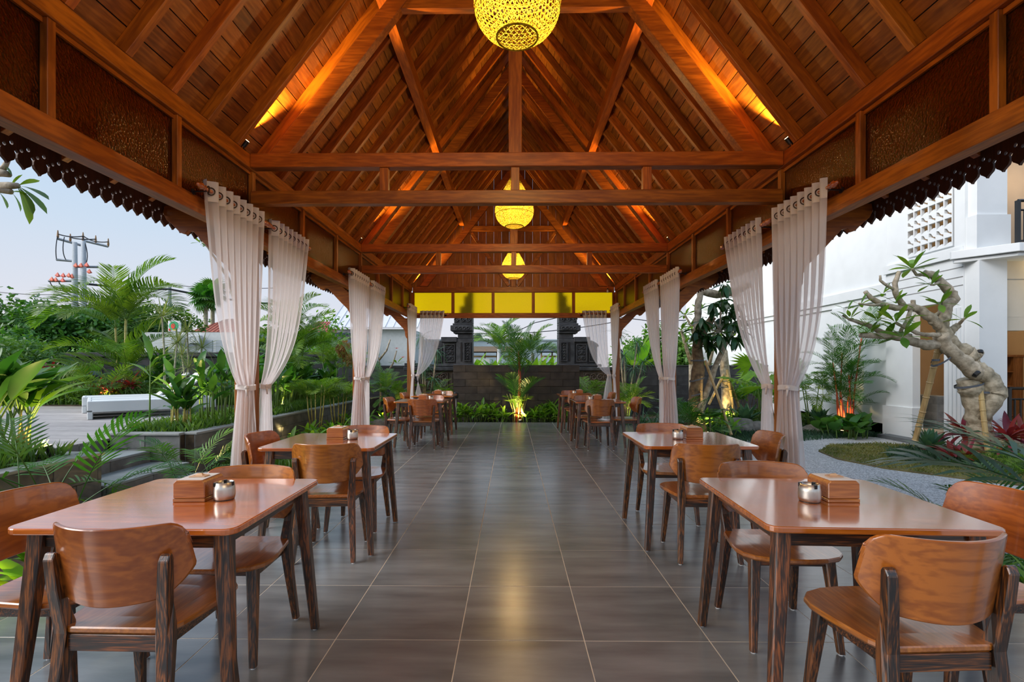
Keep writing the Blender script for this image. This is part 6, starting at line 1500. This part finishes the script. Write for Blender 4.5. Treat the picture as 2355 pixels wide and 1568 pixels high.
# fan leaved licuala
t = thing('licuala_palm', (5.664, 11.6, LZ), 'licuala palm with round pleated leaves left of the first right curtain', 'palm')
for az, el, h, s in ((2.8, .3, 1.0, 1.2), (4.2, .35, .8, 1.15), (.3, .7, .9, 1.0), (1.5, .6, 1.0, 1.0), (3.6, .9, 1.15, 1.1), (5.3, .3, .75, 1.0)):
    MB().tube([(0, 0, 0), (.05*math.cos(az), .05*math.sin(az), h)], .008, 5).build('stem', gstem, t); put('leaf', licu, g_palm, t, (.05*math.cos(az), .05*math.sin(az), h), az, el, 0, s)
t = clump_palm('bamboo_palm', (6.729, 11.4, LZ), 'dark green drooping bamboo palm against the white house wall', fine, g_dark, 7, .8, (1.2, -.1), 4, .15, (.7, 1.1), gstem)
t = thing('lipstick_palm', (7.035, 10.5, LZ), 'red stemmed clumping palm lit from below against the white house', 'palm'); t.location.x -= .15
for k in range(8):
    a = k*.785; r = .10; h = (2.0, 1.3, 1.7, 1.1, 1.5, .9, 1.25, .7)[k]; lean = .22*(h/2)
    MB().tube([(r*math.cos(a), r*math.sin(a), 0), ((r+lean*.4)*math.cos(a), (r+lean*.4)*math.sin(a), h*.5), ((r+lean)*math.cos(a), (r+lean)*math.sin(a)*.4, h)], [.020, .016, .012], 7).build('cane', redst, t, smooth=True)
    for i in range(7): put('frond', lip[i % 3], g_areca if k % 2 else g_palm, t, ((r+lean)*math.cos(a), (r+lean)*math.sin(a)*.4, h-.15), i*2.4+k, 1.35-.17*i, R.uniform(-.4, .4), R.uniform(.52, .66))
broad('philodendron', (6.471, 10.0, LZ), 'large heart leaved creeper at the foot of the red stemmed palm', heart_l, g_cover, 12, .30, .35, 1.1, 3)
broad('philodendron', (6.868, 9.95, LZ), 'heart leaved creeper reaching along the white house wall', heart_l, g_canna, 9, .28, .22, 1.1, 3)
broad('croton', (4.280, 10.8, LZ), 'yellow flecked croton under the propped trees', lily_l, g_lime, 12, .35, .35, .6, 5)
broad('croton', (5.172, 11.9, LZ), 'small yellow leaved croton left of the agave', lily_l, g_lime, 8, .35, .3, .5, 5)
broad('ginger_plant', (4.048, 10.0, LZ), 'dark leafy plant in front of the orange lit trunk', lily_l, g_dark, 9, .3, .3, .8, 4)
ros('caladium', (3.778, 9.7, LZ), 'pale spreading leaf plant at the bamboo prop foot', heart_l, g_blue, 7, (.7, .0), 1.5, stem=.45)
for i, (px, y) in enumerate(((1722, 12.6), (1745, 13.0), (1690, 13.2), (1780, 12.7), (1700, 12.4))):
    t = thing('young_shrub', ((px-1177)*y/1162, y, LZ), 'thin leggy young shrub by the black wall, %s of five' % ['second from the left', 'second from the right', 'leftmost', 'rightmost', 'middle one'][i], 'shrub', 'leggy shrubs by the right black wall')
    for k in range(4):
        a = k*1.6+i; e_ = (.25*math.cos(a), .2*math.sin(a), .75+.15*(k % 2)); MB().tube([(0, 0, 0), (e_[0]*.3, e_[1]*.3, e_[2]*.5), e_], [.010, .008, .004], 5).build('stem', bark, t)
        leafcloud('foliage', t, [(e_[0], e_[1], e_[2], .14, .12, .16)], 60, .05, g_bush2)
t = thing('shrub', (5.783, 11.9, LZ), 'low mixed green and yellow shrubs behind the rocks', 'shrub')
leafcloud('foliage', t, [(-.8, 0, .15, .5, .4, .2), (0, .2, .18, .6, .4, .25), (.8, 0, .15, .5, .4, .2), (-1.4, .1, .15, .5, .4, .25)], 3500, .05, g_cover)
carpet('mondo_grass', 'dark green tufted mondo grass edging the gravel path', lambda x, y: y > 9.3+.10*(x-2.9)**1.0+.35*math.sin(x*1.1) and y < 12.5, (2.9, 7.4, 9.3, 12.2), 16000, .11, .004, g_grass, LZ)
# lawn island
def lawn_in(x, y): return ((x-8.3)/3.45)**2+((y-7.15)/1.95)**2 < 1 or (x > 5.3 and y < 8.2 and y > 7.0-(x-4.9)*.75 and y < 9.0 and x < 12)
lawn_base = mat('lawn_earth', (.16, .13, .05), .95, var=.3, scale=6, c2=(.20, .17, .06))
lp = [(4.86, 7.6), (5.0, 8.3), (5.6, 8.95), (6.6, 9.15), (7.2, 8.8), (7.4, 8.3), (12, 8.2), (12, 3.6), (8, 4.6), (6.6, 5.4), (5.7, 6.1), (5.05, 6.9)]
slab('lawn', lp, GZ-.02, GZ+.045, lawn_base, 'patchy green lawn island beside the gravel path', 'lawn')
def inpoly(x, y):
    c = False; n = len(lp)
    for i in range(n):
        (x1_, y1_), (x2_, y2_) = lp[i], lp[i-1]
        if (y1_ > y) != (y2_ > y) and x < (x2_-x1_)*(y-y1_)/(y2_-y1_)+x1_: c = not c
    return c
carpet('lawn_grass', 'short dry green blades covering the lawn island', inpoly, (4.86, 8.5, 4.4, 9.2), 22000, .035, .004, g_lawn, GZ+.045, lean=1.0)
# gnarled frangipani
t = thing('frangipani', (0, 0, 0), 'old gnarled frangipani with twisted pale trunk propped in front of the white house', 'tree')
F_ = 7.6
def fb(pts, rr, seed): lumpy(MB(), pts, rr, 11, seed, .09).build('branch', fr_bark, t, smooth=True)
lumpy(MB(), [(6.993, 7.600, 0.073), (6.942, 7.600, 0.397), (6.929, 7.600, 0.623), (6.878, 7.600, 0.850), (6.827, 7.600, 1.012), (6.762, 7.600, 1.128)], [.20, .15, .14, .15, .15, .12], 14, 21).build('trunk', fr_bark, t, smooth=True)
lumpy(MB(), [(6.928, 7.550, 0.564), (7.015, 7.500, 0.792), (7.084, 7.500, 0.952), (6.990, 7.500, 1.131), (6.851, 7.500, 1.271), (6.820, 7.550, 1.335)], [.11, .13, .15, .13, .12, .10], 14, 22).build('trunk', fr_bark, t, smooth=True)
fb([(6.851, 7.500, 1.195), (6.692, 7.500, 1.335), (6.534, 7.500, 1.463), (6.376, 7.500, 1.623), (6.300, 7.500, 1.783)], [.13, .115, .10, .09, .10], 23)
fb([(6.846, 7.600, 1.303), (6.827, 7.600, 1.433), (6.762, 7.600, 1.517), (6.621, 7.600, 1.594), (6.493, 7.600, 1.756), (6.416, 7.600, 1.886), (6.391, 7.600, 1.983)], [.10, .12, .12, .09, .09, .085, .09], 24)
fb([(6.827, 7.600, 1.433), (6.916, 7.600, 1.497), (6.967, 7.600, 1.530)], [.10, .07, .055], 25)
fb([(6.397, 7.600, 1.951), (6.442, 7.600, 2.100), (6.493, 7.600, 2.242), (6.583, 7.600, 2.320), (6.493, 7.600, 2.469), (6.365, 7.600, 2.599), (6.269, 7.600, 2.683), (6.147, 7.600, 2.709)], [.09, .08, .075, .08, .065, .055, .055, .05], 26)
fb([(6.397, 7.600, 1.905), (6.269, 7.600, 2.016), (6.108, 7.600, 2.146), (5.948, 7.600, 2.204), (5.723, 7.600, 2.191), (5.530, 7.600, 2.244), (5.350, 7.600, 2.341), (5.272, 7.600, 2.439)], [.085, .07, .065, .055, .045, .04, .035, .03], 27)
fb([(6.323, 7.550, 1.657), (6.091, 7.500, 1.636), (5.901, 7.500, 1.687), (5.743, 7.500, 1.751), (5.457, 7.500, 1.770), (5.127, 7.500, 1.777)], [.08, .07, .065, .06, .05, .035], 28)
fb([(5.869, 7.500, 1.751), (5.717, 7.550, 1.786), (5.530, 7.600, 1.822), (5.324, 7.600, 1.932), (5.047, 7.600, 2.017), (4.938, 7.600, 2.082)], [.05, .045, .04, .035, .02, .015], 29)
fb([(6.493, 7.600, 1.789), (6.557, 7.600, 1.866), (6.647, 7.600, 1.938)], [.06, .05, .045], 30)
fb([(5.851, 7.600, 2.198), (5.685, 7.550, 2.398), (5.672, 7.550, 2.559), (5.736, 7.550, 2.720)], [.045, .04, .035, .03], 31)
fb([(6.281, 7.500, 1.783), (6.010, 7.400, 1.777), (5.885, 7.400, 1.802), (5.729, 7.400, 1.871), (5.572, 7.400, 1.954)], [.035, .03, .028, .024, .02], 32)
fb([(5.948, 7.600, 2.165), (5.806, 7.500, 1.975), (5.724, 7.500, 1.847), (5.736, 7.500, 1.751)], [.03, .028, .028, .03], 33)
fb([(5.980, 7.600, 2.204), (5.980, 7.600, 2.308)], [.035, .03], 34)
fb([(5.530, 7.600, 2.244), (5.330, 7.500, 2.219), (5.108, 7.500, 2.245)], [.025, .02, .015], 35)
fb([(5.660, 7.550, 2.463), (5.521, 7.500, 2.506), (5.425, 7.500, 2.583), (5.419, 7.500, 2.660)], [.022, .02, .018, .015], 36)
fb([(6.237, 7.600, 1.951), (6.301, 7.600, 2.081), (6.397, 7.600, 2.145)], [.03, .025, .02], 37)
MB().tube([(6.931, 7.560, 1.554), (6.919, 7.540, 1.515)], [.035, .035], 9).build('knot_hole', black_m, t)
MB().tube([(6.734, 7.420, 1.221), (6.750, 7.390, 1.196)], [.06, .05], 9).build('knot_hole', black_m, t)
for p, n, s in (((5.888, 7.500, 2.755), 14, 1.0), ((6.155, 7.500, 2.518), 7, .8), ((5.534, 7.350, 1.962), 12, 1.05), ((5.589, 7.300, 1.739), 8, 1.1), ((6.281, 7.500, 2.230), 8, .85), ((5.381, 7.500, 2.007), 10, .9), ((4.981, 7.500, 2.027), 6, .7), ((5.127, 7.500, 2.232), 5, .6), ((6.629, 7.500, 2.006), 6, .9), ((5.635, 7.500, 2.263), 6, .8), ((5.267, 7.500, 1.815), 6, .7), ((5.457, 7.500, 2.391), 5, .6), ((4.936, 7.500, 2.155), 4, .6)):
    rosette(t, fran_l, frang_leaf, n, 1.15, -.25, 1.05*s, 1.35*s, p)
fb([(6.147, 7.600, 2.696), (5.991, 7.550, 2.675), (5.888, 7.500, 2.755)], [.025, .02, .018], 38); fb([(6.647, 7.600, 1.938), (6.629, 7.500, 2.006), (6.737, 7.500, 2.089)], [.025, .02, .012], 39); fb([(6.323, 7.550, 2.571), (6.205, 7.500, 2.518), (6.155, 7.500, 2.518)], [.02, .015, .012], 40)
bamboo(t, (6.328, 8.000, 0.163), (6.397, 7.600, 1.757), .042); bamboo(t, (6.850, 7.350, 0.052), (6.863, 7.500, 1.144), .036)
strap(t, (6.416, 7.600, 1.452), .14, (.9, 0)); strap(t, (6.756, 7.550, 1.046), .17, (.25, 0)); strap(t, (6.926, 7.500, 0.939), .08); strap(t, (6.314, 7.600, 1.413), .05)
for i, (px, y, s, lb) in enumerate(((2205, 7.7, 1.0, 'maroon red cordyline left of the gnarled trunk'), (2305, 7.4, 1.05, 'maroon red cordyline right of the gnarled trunk'), (2335, 7.9, .9, 'maroon red cordyline by the black railing'))):
    ros('cordyline', ((px-1177)*y/1162, y, LZ), lb, cord_l, g_mar if i != 1 else g_red, 26, (1.35, -.1), s, stem=.38)
ros('bromeliad', (6.299, 7.3, LZ), 'broad grey green bromeliad with a maroon heart beside the bamboo prop', cord_l, g_blue, 18, (1.0, .15), .95, stem=.12)
ros('bromeliad', (6.407, 7.2, LZ), 'maroon bromeliad at the foot of the gnarled trunk', cord_l, g_mar, 12, (1.3, .5), .8, stem=.14)
ros('crinum_lily', (6.936, 8.0, LZ), 'thin dark strap leaved plant under the left maroon cordyline', strap_l, g_dark, 22, (1.0, -.2), .8, stem=.15)
for i, (px, y) in enumerate(((2300, 6.7), (2335, 6.9), (2280, 7.3), (2350, 6.4), (2245, 7.0))):
    t = thing('fern', ((px-1177)*y/1162, y, LZ), 'bright green fern %s the gnarled frangipani' % ['in front of the right cordyline beside', 'farthest right under', 'close against the trunk of', 'at the right photo edge near', 'left of the bamboo prop under'][i], 'fern', 'ferns under the gnarled frangipani')
    for k in range(12): put('frond', smallp[k % 2], g_lime, t, (0, 0, .02), k*2.4, 1.15-.07*k, R.uniform(-.3, .3), R.uniform(.5, .7))
carpet('ground_cover', 'mixed dark grass around the gnarled frangipani', lambda x, y: ((x-7.0)/1.35)**2+((y-7.5)/.9)**2 < 1, (5.6, 8.4, 6.6, 8.4), 5000, .12, .005, g_grass, LZ+.04)
# right foreground palms
clump_palm('parlour_palm', (3.42, 3.62, LZ), 'dark feathery palm behind the large right foreground table', parlor, g_dark, 3, .78, (.95, .15), 4, .10, (.10, .26), g_dark, .008, az=[3.1, 2.4, 3.8, 1.2, 4.6, .3, 2.0])
t = thing('areca_palm', (3.42, 2.95, LZ), 'large strap leaved palm reaching in at the right edge of the photo', 'palm')
MB().tube([(0, 0, 0), (0, 0, .55)], .03, 8).build('trunk', bark, t)
bl = [frondmesh('frond', 1.0, 9, .55, .045, arch=.9, rise=0, vup=.2, dr=.5, seed=77, start=.35, stem=.008)]
for az, el in ((2.4, .62), (1.9, .85), (1.2, .7), (.5, .8)): put('frond', bl[0], g_dark, t, (0, 0, .5), az, el, R.uniform(-.2, .2), 1.0)
broad('peperomia', (2.98, 2.75, LZ), 'small variegated plant at the slab edge behind the right foreground chair', lily_l, g_blue, 10, .12, .2, .5, 4)
broad('croton', (3.0, 3.3, LZ), 'low red and green croton by the right slab edge', lily_l, g_red, 8, .15, .2, .5, 4)
carpet('ground_cover', 'low green ground cover along the right slab edge', lambda x, y: x < 3.7, (2.86, 3.7, 2.2, 4.2), 1500, .10, .008, g_bush, LZ+.03)

# ---- frangipani reaching over the left eave
t = thing('frangipani', (0, 0, 0), 'frangipani branch with long green leaves at the left edge under the eave', 'tree')
lumpy(MB(), [(-5.9, 4.3, SZ), (-5.8, 4.3, 1.4), (-5.6, 4.4, 2.3), (-5.2, 4.5, 2.9)], [.12, .10, .08, .06], 10, 51).build('trunk', fr_bark, t, smooth=True)
for pts in ([(-5.2, 4.5, 2.9), (-4.795, 4.600, 3.050), (-4.674, 4.600, 3.150), (-4.625, 4.600, 3.242)], [(-4.795, 4.600, 2.970), (-4.633, 4.600, 2.982), (-4.544, 4.600, 2.981)], [(-5.2, 4.5, 2.9), (-4.795, 4.600, 2.962), (-4.609, 4.600, 2.925)], [(-4.755, 4.600, 3.110), (-4.682, 4.600, 3.098), (-4.625, 4.600, 3.082)]):
    MB().tube(pts, [.045-.01*i for i in range(len(pts))], 8).build('branch', fr_bark, t, smooth=True)
for p, az, el, s in (((-4.540, 4.600, 2.985), .1, .5, .62), ((-4.536, 4.600, 2.981), -.1, -.15, 1.0), ((-4.544, 4.600, 2.977), .2, -.55, 1.0), ((-4.552, 4.600, 2.969), .1, -1.0, 1.1), ((-4.544, 4.600, 2.973), 0, -.8, .9), ((-4.609, 4.600, 2.925), .0, .1, .6), ((-4.609, 4.600, 2.925), .3, -.9, .6), ((-4.617, 4.600, 2.962), .5, 1.3, .5), ((-4.731, 4.600, 2.930), 0, -.75, .6), ((-4.706, 4.600, 3.202), 0, -.6, .5)):
    put('leaf', fran_l[1], frang_leaf, t, p, az, el, R.uniform(-.3, .3), s*1.25)
t = thing('frangipani', (0, 0, 0), 'small leafy branch tip left of the first curtain under the eave', 'tree')
MB().tube([(-3.867, 6.400, 2.819), (-3.967, 6.400, 2.930), (-3.990, 6.400, 2.969)], [.010, .008, .005], 6).build('branch', fr_bark, t)
MB().tube([(-3.867, 6.400, 2.819), (-3.729, 6.600, 2.476), (-3.705, 6.800, 2.040), (-3.658, 6.900, 0.975), ((-3.652, 6.900, 0.976)[0], 6.9, GZ)], [.012, .02, .03, .035, .04], 6).build('trunk', fr_bark, t)
rosette(t, fran_l, g_bush2, 6, 1.0, -.3, .35, .45, (-3.978, 6.400, 2.897)); rosette(t, fran_l, g_bush2, 4, .8, -.3, .35, .45, (-3.911, 6.400, 2.852))

# ---- background trees
def tree(px, y, pz_top, w_, label, m=g_bush, N_=5000, size=.16, zc=None, group=None, seed=0):
    x = (px-1177)*y/1162; zt_ = 1.316+(843-pz_top)*y/1162
    t = thing('background_tree', (x, y, GZ), label, 'tree', group)
    h = zt_-GZ; MB().tube([(0, 0, 0), (.1, 0, h*.4), (0, 0, h*.7)], [.16, .12, .06], 7).build('trunk', bark, t, smooth=True)
    bl_ = [(NR.uniform(-.55, .55)*w_, NR.uniform(-.5, .5)*w_*.6, h*NR.uniform(.35, .72), w_*.42, w_*.4, h*.24) for _ in range(6)]+[(0, 0, h*.72, w_*.45, w_*.4, h*.27), (0, 0, h*.35, w_*.7, w_*.5, h*.3)]
    leafcloud('crown', t, bl_, N_, size, m); return t
tree(-10, 27, 672, 3.2, 'broad green tree at the far left behind the black wall', N_=7000)
tree(70, 25, 690, 2.6, 'dense dark green tree behind the black wall, left of the near pole', N_=8000)
tree(130, 27, 700, 2.4, 'orange tipped green tree just left of the near pole', N_=6000)
tree(205, 26, 705, 2.2, 'green tree right behind the near pole', g_bush, 6000)
tree(215, 22, 778, 1.1, 'bright green creeper mass at the foot of the poles', g_bush2, 5000, .09)
tree(265, 30, 688, 2.4, 'dark green tree behind the big palm left side', g_bush, 6000)
tree(330, 32, 690, 2.6, 'dark green tree behind the big palm right side', g_bush, 6000)
tree(395, 34, 700, 2.2, 'green tree behind the spiky dracaenas', g_bush, 5000)
tree(20, 18, 762, 1.9, 'grey green bush just over the black wall at far left', g_bush, 5000, .10)
tree(745, 22, 705, 1.5, 'light airy tree behind the light green palm', g_bush2, 1800, .09)
tree(640, 25, 735, 1.6, 'green tree seen through the far half of the first left curtain', g_bush, 3500, .12)
for px, y, top, lb in ((1510, 20, 745, 'tall palm like foliage mass right of the second curtain'), (1560, 19, 760, 'green foliage mass behind the leafy frangipani'), (1700, 20, 720, 'green foliage behind the propped trees'), (1760, 19, 690, 'green tree seen through the first right curtain'), (1470, 18, 770, 'bright green bush above the black wall by the dracaena')):
    tree(px, y, top, 1.3, lb, g_bush2 if px in (1470, 1700) else g_bush, 4500, .10)
ros('banana_plant', (4.239, 17, GZ), 'upright banana leaves above the black wall right of the dracaena', banana_l, g_lime, 8, (1.5, .8), 1.2, stem=1.2)
ros('banana_plant', (7.242, 16.5, GZ), 'banana leaves showing above the black wall behind the pale trunk', banana_l, g_lime, 8, (1.5, .8), .95, stem=.9)
for px, lb in ((468, 'tall far fan palm nearest the first curtain'), (484, 'tall far fan palm half behind the first curtain')):
    y = 44+(px-468)*.1; x = (px-1177)*y/1162; zt_ = 1.316+(843-(680 if px < 475 else 668))*y/1162
    t = thing('fan_palm', (x, y, GZ), lb, 'palm', 'far fan palms'); MB().tube([(0, 0, 0), (0, 0, zt_)], [.22, .16], 8).build('trunk', trunk_m, t, smooth=True)
    for i in range(18): put('leaf', fanp, g_palm, t, (0, 0, zt_), i*2.4, 1.3-.13*i, 0, 1.0)

# ---- loungers
wick = mat('white_wicker', (.72, .74, .72), .6, var=.05, scale=2)
nt = wick.node_tree; N = nt.nodes.new; L = nt.links.new
bk = N('ShaderNodeTexBrick'); bk.inputs['Scale'].default_value = 28; bk.inputs['Mortar Size'].default_value = .03; tcn = N('ShaderNodeTexCoord'); L(tcn.outputs['Object'], bk.inputs['Vector'])
bp = N('ShaderNodeBump'); bp.inputs['Strength'].default_value = .5; bp.inputs['Distance'].default_value = .006; L(bk.outputs['Fac'], bp.inputs['Height']); bp.invert = True
L(bp.outputs[0], [n for n in nt.nodes if n.type == 'BSDF_PRINCIPLED'][0].inputs['Normal'])
lg = empty('sun_lounger')
lw_, ll_ = .34, 2.0
for s in (-1, 1): box('side_frame', wick, 0, ll_, s*lw_-.03, s*lw_+.03, .125, .325, lg, .01)
box('end_frame', wick, 0, .06, -lw_, lw_, 0, .325, lg, .01); box('end_frame', wick, ll_-.05, ll_, -lw_, lw_, .16, .32, lg, .01)
box('seat_panel', wick, .06, 1.30, -lw_+.03, lw_-.03, .295, .318, lg, .006)
a = math.radians(41); bx_ = MB()
def bk_(u, v): return (1.30+u*math.cos(a)-v*math.sin(a), .30+u*math.sin(a)+v*math.cos(a))
P = [bk_(0, 0), bk_(.74, 0), bk_(.74, .035), bk_(0, .035)]
MB().prism(P, 2*lw_-.02, 'y', -lw_+.01).build('backrest', wick, lg, .008)
for s in (-1, 1):
    MB().tube([(bk_(.5, 0)[0], s*.2, bk_(.5, 0)[1]), (1.86, s*.2, .25)], .01, 6).build('back_strut', iron_m, lg)
    box('leg', iron_m, ll_-.26, ll_-.21, s*lw_-.025, s*lw_+.025, 0, .16, lg)
box('leg_frame', wick, 0, .08, -lw_-.03, lw_+.03, 0, .17, lg, .01)
remember(lg)
LO = [(-7.72, 9.1), (-8.24, 9.72), (-8.86, 10.32)]
LN = ['white wicker sun lounger nearest the pavilion on the deck', 'white wicker sun lounger in the middle of the three', 'white wicker sun lounger farthest from the pavilion']
for i, (x, y) in enumerate(LO):
    if i == 0: lg.location = (x, y, .377); lg.rotation_euler = (0, 0, .69); setp(lg, LN[0], 'sun lounger', group='sun loungers on the deck')
    else: copy_tree(lg, (x, y, .377), .69, LN[i])

# ---- garden uplights
spot((-4.92, 7.35, SZ), (-4.85, 7.5, 1.6), 'bright garden uplight among the cannas above the steps', 90, 110)
spot((-4.62, 5.0, SZ-.01), (-4.95, 4.85, 1.5), 'garden uplight at the foot of the heliconias in the front planter', 60, 110)
spot((-9.704, 12.0, SZ), (-9.926, 12.7, 1.8), 'garden uplight in front of the red cordylines', 130, 120)
spot((0.194, 12.06, LZ), (0.135, 12.4, 1.4), 'garden uplight at the foot of the central palm', 95, 135)
spot((-3.85, 9.0, LZ), (-4.2, 8.9, .5), 'garden uplight grazing the long grey retaining wall', 26, 60)
spot((-4.75, 10.4, SZ), (-4.8, 10.6, 1.2), 'garden uplight in the hedge between the left curtains', 60, 120)
spot((3.805, 9.9, LZ), (3.783, 10.35, 1.6), 'garden uplight at the foot of the propped big leaf tree', 60, 90)
spot((5.055, 11.7, LZ), (5.147, 12.2, 1.6), 'garden uplight before the straight pale trunk', 120, 90)
spot((6.579, 10.15, LZ), (7.062, 10.6, 1.8), 'garden uplight at the foot of the red stemmed palm', 80, 120)
spot((-3.2, 12.3, LZ), (-3.1, 12.8, 1.0), 'garden uplight left of the far left table', 50, 120)
spot((2.95, 12.3, LZ), (3.2, 12.9, 1.0), 'garden uplight behind the far right chair', 36, 120)
spot((-3.15, 5.9, LZ), (-3.5, 5.5, .8), 'garden uplight behind the feathery palm near the first left pillar', 40, 120)
spot((-2.95, 2.65, LZ), (-3.1, 3.2, .3), 'garden uplight beside the slab at bottom left', 10, 120)
